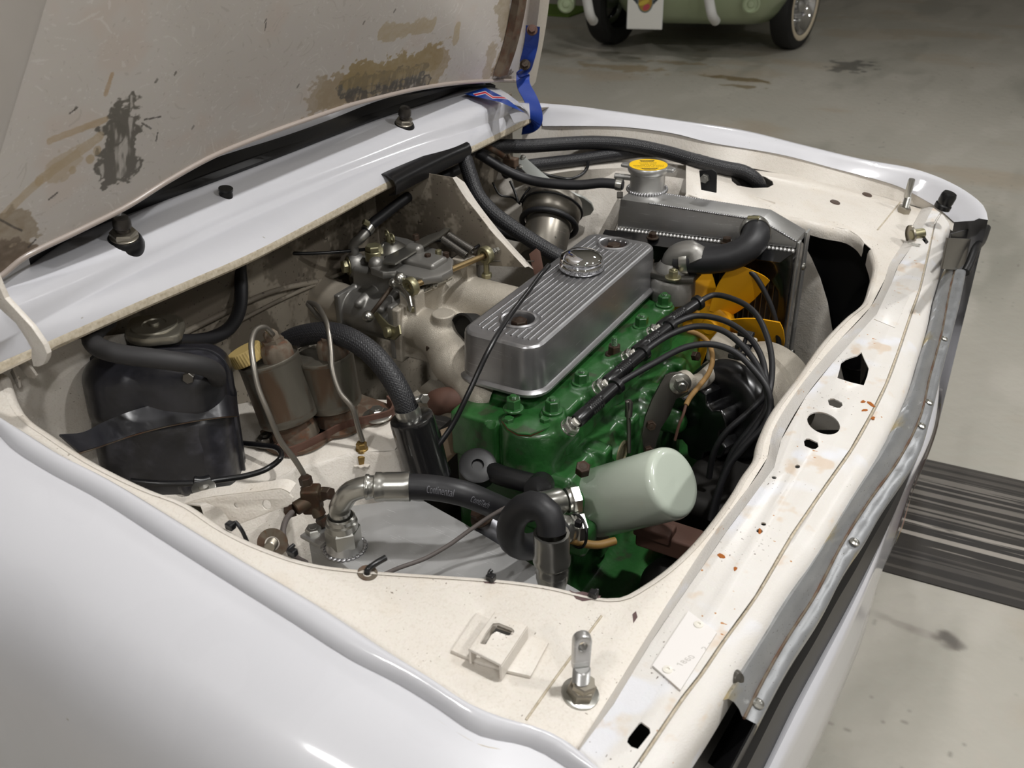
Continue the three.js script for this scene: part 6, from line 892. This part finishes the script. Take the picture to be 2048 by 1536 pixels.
  part('tee_body', [slab(tc.x, tc.y, tc.z, 0.022, 0.034, 0.02, 0.003, rot), rod(at(614, 970, 'd', 1.12), at(620, 990, 'd', 1.12), 0.0085), rod(tc, at(590, 1018, 'd', 1.11), 0.0085), rod(tc, at(652, 985, 'd', 1.115), 0.008), rod(tc, at(640, 1032, 'd', 1.125), 0.008)], M.brownTee = std('corroded brass', { map: TEX.rust, color: 0xb0a698, roughness: 0.6, metalness: 0.5 }), te);
  for (const [p, d] of [[at(613, 968, 'd', 1.118), V(-0.1, 1, 0)], [at(588, 1020, 'd', 1.11), V(-0.75, -0.3, 0.5)], [at(650, 986, 'd', 1.113), V(0.8, 0.2, 0)], [at(642, 1036, 'd', 1.125), V(0.4, -0.9, 0)]]) part('union_nut', hexg(p, d, 0.0135, 0.01), M.rustBolt, te); done(te);
  one('brake_pipe', 'steel pipe looping from the brown tee down beside the zip tie on the near rail', 'pipe', hose(D3([[584, 1024, 1.105], [572, 1040, 1.09], [566, 1065, 1.075], [572, 1092, 1.07], [588, 1112, 1.08], [612, 1126, 1.1]]), 0.0034), M.wire);
  const un = thing('brake_union', 'brass brake union with a serrated washer on the shelf beside the reservoirs', 'pipe fitting'), up = at(727, 925, 'd', 1.2); part('nut', [hexg(lift(up, 0.004), UP, 0.02, 0.012), thread(lift(up, 0.015), UP, 0.008, 0.008), hexg(lift(up, 0.022), UP, 0.012, 0.008)], M.brassOld = std('dirty brass', { color: 0x8d7444, roughness: 0.45, metalness: 0.8 }), un); const sw = []; for (let i = 0; i < 48; i++) { const a = i / 48 * 6.2832, R = i % 4 < 2 ? 0.0165 : 0.0145; sw.push(V(up.x + R * Math.cos(a), up.y + 0.004, up.z + R * Math.sin(a))); } part('serrated_washer', plate(sw, 0.002, { normal: UP, bevel: 0.0004 }), M.cream, un); part('stem', rod(lift(up, 0.003), lift(up, -0.035), 0.008), M.rust, un); done(un);
}
// ---------------------------------------------------------------- oil cooler box and hydraulic hoses
{
  const t = thing('oil_cooler', 'flat grey aluminium oil cooler box below the near rail', 'oil cooler'), y = 0.6;
  const o = [[690, 1012], [836, 994], [926, 1044], [1026, 1105], [1082, 1138], [1150, 1175], [1240, 1230], [1180, 1290], [700, 1140], [652, 1100], [618, 1085]].map(([u, v]) => at(u, v, 'y', y));
  part('box', plate(o, 0.05, { normal: UP, bevel: 0.0018 }), M.aluMatt = std('matt aluminium sheet', { map: TEX.alu, roughness: 0.5, metalness: 0.3, color: 0xdededf }), t);
  const tb = [[600, 1070], [636, 1044], [676, 1062], [640, 1092]].map(([u, v]) => at(u, v, 'y', y + 0.012)); const tab = part('mounting_tab', plate(tb, 0.005, { normal: UP, bevel: 0.001 }), M.alu, t); part('bolt', bolt(at(627, 1063, 'y', y + 0.012), UP, 0.0165, 0.006, 0, 0), M.steel, tab);
  const wd = at(690, 1096, 'y', y); const g = []; for (let i = 0; i < 26; i++) { const a = i / 26 * 6.2832, s = new THREE.SphereGeometry(0.0035, 8, 6); s.scale(1, 0.7, 1); s.translate(wd.x + Math.cos(a) * 0.023, wd.y + 0.001, wd.z + Math.sin(a) * 0.023); g.push(s); } part('weld_bead', g, M.polished, t).userData.kind = 'stuff'; part('port', turn([[0.0235, -0.002], [0.022, 0.004], [0.018, 0.012], [0, 0.012]], wd, UP, 32), M.alu, t); done(t);
  const w = thing('cooler_hose', 'black printed hydraulic hose from the elbow union to the filter head', 'hydraulic hose');
  const nb = lift(wd, 0.01); part('union_nut', [hexg(nb, UP, 0.036, 0.022), turn([[0.0185, 0.021], [0.0185, 0.029], [0.0165, 0.031], [0.0165, 0.036], [0.0145, 0.038]], nb, UP, 32)], M.steel, w);
  const top = lift(nb, 0.036), dT = (p) => p.clone().sub(EYE).dot(FWD), d0 = dT(top), E0 = at(730, 974, 'd', d0 - 0.035), E1 = at(744, 973, 'd', d0 - 0.035);
  part('elbow', [hose([top, lift(top, 0.012), at(686, 1002, 'd', d0 - 0.02), at(700, 984, 'd', d0 - 0.03), E0, E1], 0.0122)], M.steel, w);
  const F1 = at(820, 973, 'd', d0 - 0.035), fx = F1.clone().sub(E0), fl = fx.length(); part('ferrule', turn([[0.0125, 0.0], [0.0145, 0.001], [0.0145, 0.004], [0.013, 0.006], [0.013, 0.01], [0.0165, 0.012], [0.0165, 0.018], [0.0158, 0.02], [0.0164, 0.024], [0.0164, fl - 0.008], [0.0168, fl - 0.006], [0.0168, fl], [0.013, fl]], E0, fx, 12), M.steel, w);
  const P = [F1.clone().addScaledVector(fx.clone().normalize(), -0.01), F1, ...D3([[870, 976, d0 - 0.035], [930, 988, d0 - 0.035], [985, 1010, d0 - 0.015], [1025, 1024, d0 + 0.015], [1058, 1020, d0 + 0.03], [1080, 1012, d0 + 0.035]])];
  TEX.hoseText = canvasTex(2048, 512, (g2, W2, H2) => { g2.fillStyle = '#1c1c1f'; g2.fillRect(0, 0, W2, H2); g2.fillStyle = '#6f6f74'; g2.font = '64px sans-serif'; for (const y2 of [90, 346]) { g2.save(); g2.translate(190, y2); g2.fillText('Continental', 130, 22); g2.font = '52px sans-serif'; g2.fillText('ContiTech', 620, 22); g2.fillText('INSTA', 1010, 22); g2.restore(); g2.font = 'bold 64px sans-serif'; } g2.globalAlpha = 0.5; for (let i = 0; i < 60; i++) g2.fillRect(60 + i * 4, 80 + (i % 2) * 8, 2, 6); });
  const cur = new THREE.CatmullRomCurve3(P, false, 'centripetal'), hg = new THREE.TubeGeometry(cur, 70, 0.0143, 28); part('hose', keep(hg), std('printed rubber hose', { map: TEX.hoseText, roughness: 0.45 }), w);
  const U0 = P[P.length - 1], U1 = at(1122, 1002, 'd', 1.145), ux = U1.clone().sub(U0), ul = ux.length(); part('ferrule', turn([[0.0138, 0], [0.0168, 0], [0.0168, 0.004], [0.0164, 0.006], [0.0164, ul - 0.012], [0.017, ul - 0.008], [0.0165, ul - 0.003], [0.012, ul], [0, ul]], U0, ux, 36), M.steel, w); done(w);
  const h = thing('cooler_hose', 'black hydraulic hose looping in front of the filter unions with a long bright ferrule', 'hydraulic hose');
  const L0 = at(1130, 1058, 'd', 1.12), LP = [at(1118, 1062, 'd', 1.105), ...D3([[1085, 1085, 1.07], [1050, 1094, 1.04], [1026, 1082, 1.02], [1021, 1055, 1.0], [1034, 1027, 0.985], [1062, 1010, 0.97], [1090, 1020, 0.962], [1101, 1042, 0.96], [1103, 1066, 0.962]])];
  part('hose', hose(LP, 0.0148, { rs: 28 }), M.rubber, h); part('ferrule', turn([[0.0, -0.002], [0.0155, -0.002], [0.0175, 0.004], [0.0175, 0.014], [0.015, 0.02], [0, 0.022]], LP[0], L0.clone().sub(LP[0]), 36), M.steel, h);
  const G0 = LP[LP.length - 1], G1 = at(1104, 1142, 'd', 0.985), gx = G1.clone().sub(G0), gl = gx.length(); part('ferrule', turn([[0.0155, 0], [0.0185, 0], [0.0185, 0.006], [0.0182, gl * 0.55], [0.0195, gl * 0.62], [0.0195, gl * 0.75], [0.0165, gl * 0.8], [0.0155, gl * 0.84], [0.016, gl * 0.9], [0.0175, gl], [0.0165, gl + 0.004], [0, gl + 0.004]], G0, gx, 14), M.steel, h); part('ferrule_end', turn([[0.0165, 0], [0.0168, 0.008], [0.014, 0.022], [0.0135, 0.06], [0, 0.06]], G1, gx, 36), M.steel, h); done(h);
  one('grey_cable', 'thin grey-brown cable lying over the flat aluminium oil cooler', 'cable', hose(D3([[770, 1148, 1.0], [800, 1135, 1.02], [850, 1117, 1.035], [898, 1090, 1.045], [940, 1060, 1.05], [985, 1030, 1.05], [1020, 1013, 1.05], [1048, 1016, 1.06], [1065, 1035, 1.09]]), 0.0024), M.wire);
  const s = thing('suspension_tube', 'grey steel tube end with a rusty bolt between cooler and loop hose', 'tube'); part('tube', rod(at(965, 1035, 'd', 1.16), at(1040, 1110, 'd', 1.15), 0.02), M.darkSteelGrey = std('grey steel', { color: 0x86868a, roughness: 0.4, metalness: 0.8 }), s); part('bolt', bolt(at(966, 1034, 'd', 1.14), V(-0.3, 0.9, 0.4), 0.018, 0.012, 0, 0.016), M.rustBolt, s); done(s);
  one('yellow_hose', 'dirty yellow hose passing under the filter head behind the zip tie', 'hose', hose(D3([[1120, 1072, 1.13], [1145, 1080, 1.125], [1165, 1086, 1.125], [1195, 1090, 1.13], [1230, 1082, 1.14]]), 0.005), M.yelHose = std('dirty yellow hose', { color: 0x7d5f2c, roughness: 0.55 }));
  const z = thing('zip_tie', 'black zip tie around the lower hydraulic union', 'zip tie'), za = at(1155, 1062, 'd', 1.122), zd = L0.clone().sub(at(1160, 1053, 'd', 1.13)); part('loop', [new THREE.TorusGeometry(0.0195, 0.0018, 8, 40)].map((g3) => { g3.rotateX(Math.PI / 2); return place(g3, za, zd); }), M.plastic, z); part('head', slab(...A3(at(1157, 1047, 'd', 1.1)), 0.008, 0.008, 0.007, 0.001), M.plastic, z); done(z);
  one('brown_bracket', 'red-brown painted bracket under the pale green oil filter', 'bracket', [slab(...A3(at(1345, 1078, 'd', 1.26)), 0.09, 0.03, 0.04, 0.004), slab(...A3(at(1310, 1060, 'd', 1.25)), 0.05, 0.015, 0.03, 0.003)], M.brownPaint);
  const ex = thing('exhaust_manifold', 'rust-brown exhaust elbow between inlet manifold and canister', 'exhaust'); part('pipe', hose(D3([[872, 806, 1.31], [890, 800, 1.3], [915, 800, 1.3], [945, 795, 1.31]]), 0.018), M.brownPaint, ex); part('flange', plate([[880, 860], [905, 850], [925, 870], [915, 905], [895, 925]].map(([u2, v2]) => at(u2, v2, 'd', 1.3)), 0.006, { normal: FWD.clone().negate() }), M.tanPlate = std('scorched plate', { color: 0x8b7a66, roughness: 0.7 }), ex); done(ex);
}
// ---------------------------------------------------------------- studs, buffers, spindles and other small things on the bodywork
{
  const nD = V(0.22, 1, 0).normalize();
  const st = thing('bonnet_pin', 'bright threaded bonnet pin with a drilled flat eye on the near front corner', 'bonnet pin'), b = at(1160, 1388, DECK), e = at(1167, 1280, 'z', b.z), ax = e.clone().sub(b), L = ax.length(), a = ax.clone().normalize();
  part('washer', washer(b, nD, 0.0155, 0.002), M.steel, st); part('nut', [hexg(b.clone().addScaledVector(nD, 0.002), nD, 0.0205, 0.009, 0.1), hexg(b.clone().addScaledVector(nD, 0.0105), nD, 0.0175, 0.006, 0.5)], M.steelDull = std('dull plated nut', { color: 0x9c968a, roughness: 0.36, metalness: 0.9 }), st); part('threaded_stud', thread(b.clone().addScaledVector(a, 0.012), a, 0.0072, 0.018), M.alu, st);
  const side = V(0.78, 0, -0.63), eye = []; const m0 = b.clone().addScaledVector(a, 0.029), H = L - 0.026; for (let i = 0; i <= 16; i++) { const th = Math.PI * i / 16; eye.push(m0.clone().addScaledVector(a, H - 0.0075 + 0.0075 * Math.sin(th)).addScaledVector(side, 0.0075 * Math.cos(th))); } eye.push(m0.clone().addScaledVector(side, -0.0072), m0.clone().addScaledVector(side, 0.0072)); const ne = side.clone().cross(a).normalize(), hc = m0.clone().addScaledVector(a, H - 0.011); part('eye', plate(eye, 0.0085, { normal: ne, bevel: 0.002, holes: [arc(hc, side, a, 0.0032, 0.0045, 18)] }), M.alu, st); done(st);
  const s2 = thing('bonnet_pin', 'slim bright bonnet pin standing on the far front corner', 'bonnet pin'), b2 = at(1806, 424, DECK), e2 = at(1824, 358, 'z', b2.z), x2 = e2.clone().sub(b2); part('nut', hexg(b2, nD, 0.02, 0.011), M.steelDull, s2); part('threaded_stud', thread(b2.clone().addScaledVector(nD, 0.01), x2, 0.0062, 0.02), M.steel, s2); part('pin', turn([[0.0058, 0], [0.0058, x2.length() - 0.03], [0.005, x2.length() - 0.028], [0, x2.length() - 0.028]], b2.clone().addScaledVector(x2.clone().normalize(), 0.028), x2, 24), M.steel, s2); done(s2);
  const bf = thing('bonnet_buffer', 'black rubber bonnet buffer on the far front wing tip', 'buffer'), pb = at(1886, 412, 'z', -0.69), qb = at(1900, 388, 'z', -0.69), bx = qb.clone().sub(pb); part('buffer', turn([[0.0, -0.004], [0.0135, -0.004], [0.0135, 0.003], [0.0118, 0.005], [0.0125, 0.008], [0.0125, 0.02], [0.0105, 0.0245], [0, 0.0255]], pb, bx, 32), M.plastic, bf); done(bf);
  const nz = thing('drain_tube', 'short yellowish tube stub with a spring clip near the far front corner', 'tube stub'), pn = at(1822, 470, 'y', 0.728), qn = at(1848, 466, 'y', 0.73); part('tube', rod(pn, qn, 0.0085), M.brass, nz); part('flange', turn([[0.0165, -0.002], [0.0165, 0.001], [0.009, 0.003]], pn, qn.clone().sub(pn), 28), M.steelDull, nz); part('clip', slab(...A3(at(1828, 488, 'y', 0.727)), 0.02, 0.002, 0.004, 0.0008), M.steel, nz); done(nz);
  const spindle = (u, v, label, sc) => { const t = thing('wiper_spindle', label, 'wiper spindle'), p = at(u, v - 4, 'y', 0.937), d = V(0.25, 1, 0.12).normalize(), q = (k) => p.clone().addScaledVector(d, k); part('rubber_boot', turn([[0.0, -0.014], [0.02, -0.014], [0.0205, -0.006], [0.018, 0.001], [0.0165, 0.003], [0, 0.003]].map(([r, h]) => [r * sc, h]), p, d, 36), M.plastic, t); part('nut', [washer(q(0.003), d, 0.0155 * sc, 0.002), hexg(q(0.005), d, 0.026 * sc, 0.006)], M.steelDull, t); part('shaft_cap', turn([[0.0078, 0], [0.0078, 0.005], [0.0098, 0.007], [0.0098, 0.013], [0.0075, 0.0185], [0, 0.02]], q(0.01), d, 26), M.spindleCap = M.spindleCap || std('dark plated cap', { color: 0x4a4642, roughness: 0.35, metalness: 0.6 }), t); done(t); };
  spindle(249, 482, 'wiper spindle with bright nut and rubber boot at the near end of the scuttle', 1); spindle(808, 254, 'wiper spindle with black boot at the far end of the scuttle', 0.85);
  const j = thing('washer_jet', 'black plastic washer stub standing in a hole in the middle of the scuttle', 'washer jet'), pj = at(452, 400, 'y', 0.93); part('stub', turn([[0.011, -0.01], [0.0085, 0], [0.0085, 0.008], [0.0075, 0.012], [0.0088, 0.013], [0.0088, 0.016], [0, 0.016]], pj, V(0.2, 1, 0), 26), M.plastic, j); part('ring', turn([[0.0135, -0.001], [0.0135, 0.001], [0.009, 0.0018]], pj, V(0.35, 1, 0), 30), M.white, j); done(j);
  one('blanking_grommet', 'flat black oval grommet in the far part of the scuttle', 'grommet', turn([[0.0145, -0.001], [0.0145, 0.001], [0.012, 0.0025], [0, 0.003]], at(893, 220, 'y', 0.931), V(0.4, 0.9, 0), 32), M.plastic);
  one('blanking_grommet', 'small grey dimpled plug beside the blue logo sticker', 'grommet', turn([[0.008, -0.001], [0.008, 0.0008], [0.006, 0.0015], [0, 0.0008]], at(973, 204, 'y', 0.929), V(0.4, 0.9, 0), 24), M.grey);
  for (const [u, v, l] of [[1734, 390, 'brown domed plug in the far wing top, nearer the wall'], [1670, 405, 'brown domed plug in the far wing top, nearer the radiator']]) one('body_plug', l, 'plug', turn([[0.0095, -0.001], [0.0085, 0.0015], [0, 0.0022]], at(u, v, DECK), nD, 24), M.plugBrown = M.plugBrown || std('brown plug', { color: 0x4a3a30, roughness: 0.6 }));
  const tie = (u, v, pts, label) => { const t = thing('zip_tie', label, 'zip tie'), p = at(u, v, DECK); part('head', slab(p.x, p.y + 0.003, p.z, 0.008, 0.007, 0.007, 0.0015), M.plastic, t); part('tail', hose([lift(p, 0.001), ...pts.map(([a2, b2, h]) => lift(at(a2, b2, DECK), h))], 0.0018), M.plastic, t); done(t); };
  tie(462, 1057, [[470, 1052, 0.005], [482, 1058, 0.0], [490, 1062, -0.012]], 'black zip tie stub in a rail hole under the white bracket');
  tie(586, 1110, [[578, 1108, 0.004], [590, 1100, 0.006]], 'black zip tie on the near rail holding the looping brake pipe');
  tie(982, 1160, [[979, 1156, 0.006], [984, 1152, 0.007]], 'black zip tie end on the near rail below the long ferrule'); tie(1187, 1193, [[1183, 1196, 0.004], [1195, 1188, 0.005]], 'black zip tie end in a purple-brown paint chip at the front corner');
  const ws = thing('wire_stub', 'short black wire stub poking from a rusty hole in the near rail', 'wire'), pw = at(735, 1146, DECK); part('stub', hose([lift(pw, -0.004), lift(pw, 0.003), lift(at(752, 1138, DECK), 0.006), lift(at(772, 1126, DECK), 0.006)], 0.0028), M.plastic, ws); part('hole_rim', turn([[0.009, 0.0002], [0.0085, 0.001], [0.005, 0.0002], [0, -0.001]], pw, nD, 24), M.rust, ws); done(ws);
  const chip = (pts, label) => one('paint_chip', label, 'paint chip', plate(pts.map(([u, v]) => at(u, v, [DECK[0] + 0.0004, DECK[1]])), 0.0006, { normal: nD, bevel: 0 }), M.chip = M.chip || std('bared primer', { color: 0x56403f, roughness: 0.7 }));
  chip([[1139, 1180], [1150, 1185], [1165, 1183], [1182, 1187], [1202, 1192], [1196, 1198], [1180, 1200], [1165, 1202], [1152, 1197]], 'purple-brown bared patch of primer at the near front corner'); chip([[962, 1158], [974, 1162], [998, 1163], [988, 1167], [970, 1166]], 'small dark bared patch on the edge of the near rail'); chip([[1265, 1228], [1272, 1222], [1275, 1234], [1267, 1246]], 'small flaked paint chip on the deck beside the raised rib');
  one('wing_cable', 'black cable clipped along the bottom of the black tank and curling over the shelf', 'cable', hose(D3([[262, 962, 1.05], [320, 967, 1.05], [372, 967, 1.055], [405, 966, 1.06], [440, 960, 1.07], [490, 952, 1.09], [535, 937, 1.11], [562, 915, 1.12], [555, 897, 1.14], [520, 890, 1.16], [484, 886, 1.18]]), 0.0034), M.plastic);
  const pc = thing('cable_clip', 'zinc clip with rubber sleeve fixing the black cable to the white bracket', 'clip'); part('sleeve', hose(D3([[388, 963, 1.057], [404, 964, 1.06], [420, 960, 1.064]]), 0.0062), M.plastic, pc); const pcc = at(408, 977, 'd', 1.05); part('washer', [washer(pcc, V(0.22, 1, 0.1), 0.013, 0.002), turn([[0.006, 0.002], [0.005, 0.005], [0, 0.006]], pcc, V(0.22, 1, 0.1), 20)], M.steel, pc); done(pc);
  const rb = thing('adjuster_bolt', 'threaded bolt in a rust-stained washer low on the near inner wing', 'bolt'), pr = at(545, 1086, 'd', 1.03), dr = V(0.5, 0.35, 0.75).normalize(); part('washer', turn([[0.0165, -0.001], [0.0165, 0.001], [0.008, 0.002]], pr, dr, 28), M.rust, rb); part('bolt', thread(pr, dr, 0.0065, 0.016), M.steelDull, rb); done(rb);
  one('shelf_nut', 'plain steel nut on the shelf between tank and reservoirs', 'bolt', bolt(at(532, 886, 'y', 0.66), UP, 0.017, 0.008, 0.004, 0.013), M.darkSteel);
  const stain = (pts, label) => one('rust_stain', label, 'rust stain', pts.map((q) => plate(q.map(([u, v]) => at(u, v, 'y', SLAM + 0.0004)), 0.0005, { normal: UP, bevel: 0 })), M.orangeRust);
  const blot = (u, v, a, b, k = 0) => { const o = [], r = rng(u * 7 + v); for (let i = 0; i < 14; i++) { const t = i / 14 * 6.2832, w = 0.65 + 0.6 * r(); o.push([u + a * w * Math.cos(t) - k * b * Math.sin(t), v + b * w * Math.sin(t) + k * a * Math.cos(t)]); } return o; };
  stain([blot(1726, 803, 5, 3)], 'largest orange rust spot beside the whitish filler patch on the front panel'); stain([blot(1742, 808, 8, 3, 0.6)], 'forked orange rust streak on the front panel next to the largest spot'); stain([blot(1729, 820, 7, 2.2, -0.2)], 'flat orange rust streak on the front panel below the largest spot'); stain([blot(1746, 836, 4, 3)], 'small orange rust dot on the front panel groove beside the oval hole'); stain([blot(1444, 1112, 8, 4, 0.4)], 'ragged rust spot on the front panel above the number plate, nearest the bay'); stain([blot(1471, 1137, 3.5, 4)], 'round rust spot on the front panel below the ragged one'); stain([blot(1520, 1062, 4, 5)], 'rusty drilled hole in the front panel beside a clean one');
}
renderer.render(scene, camera);
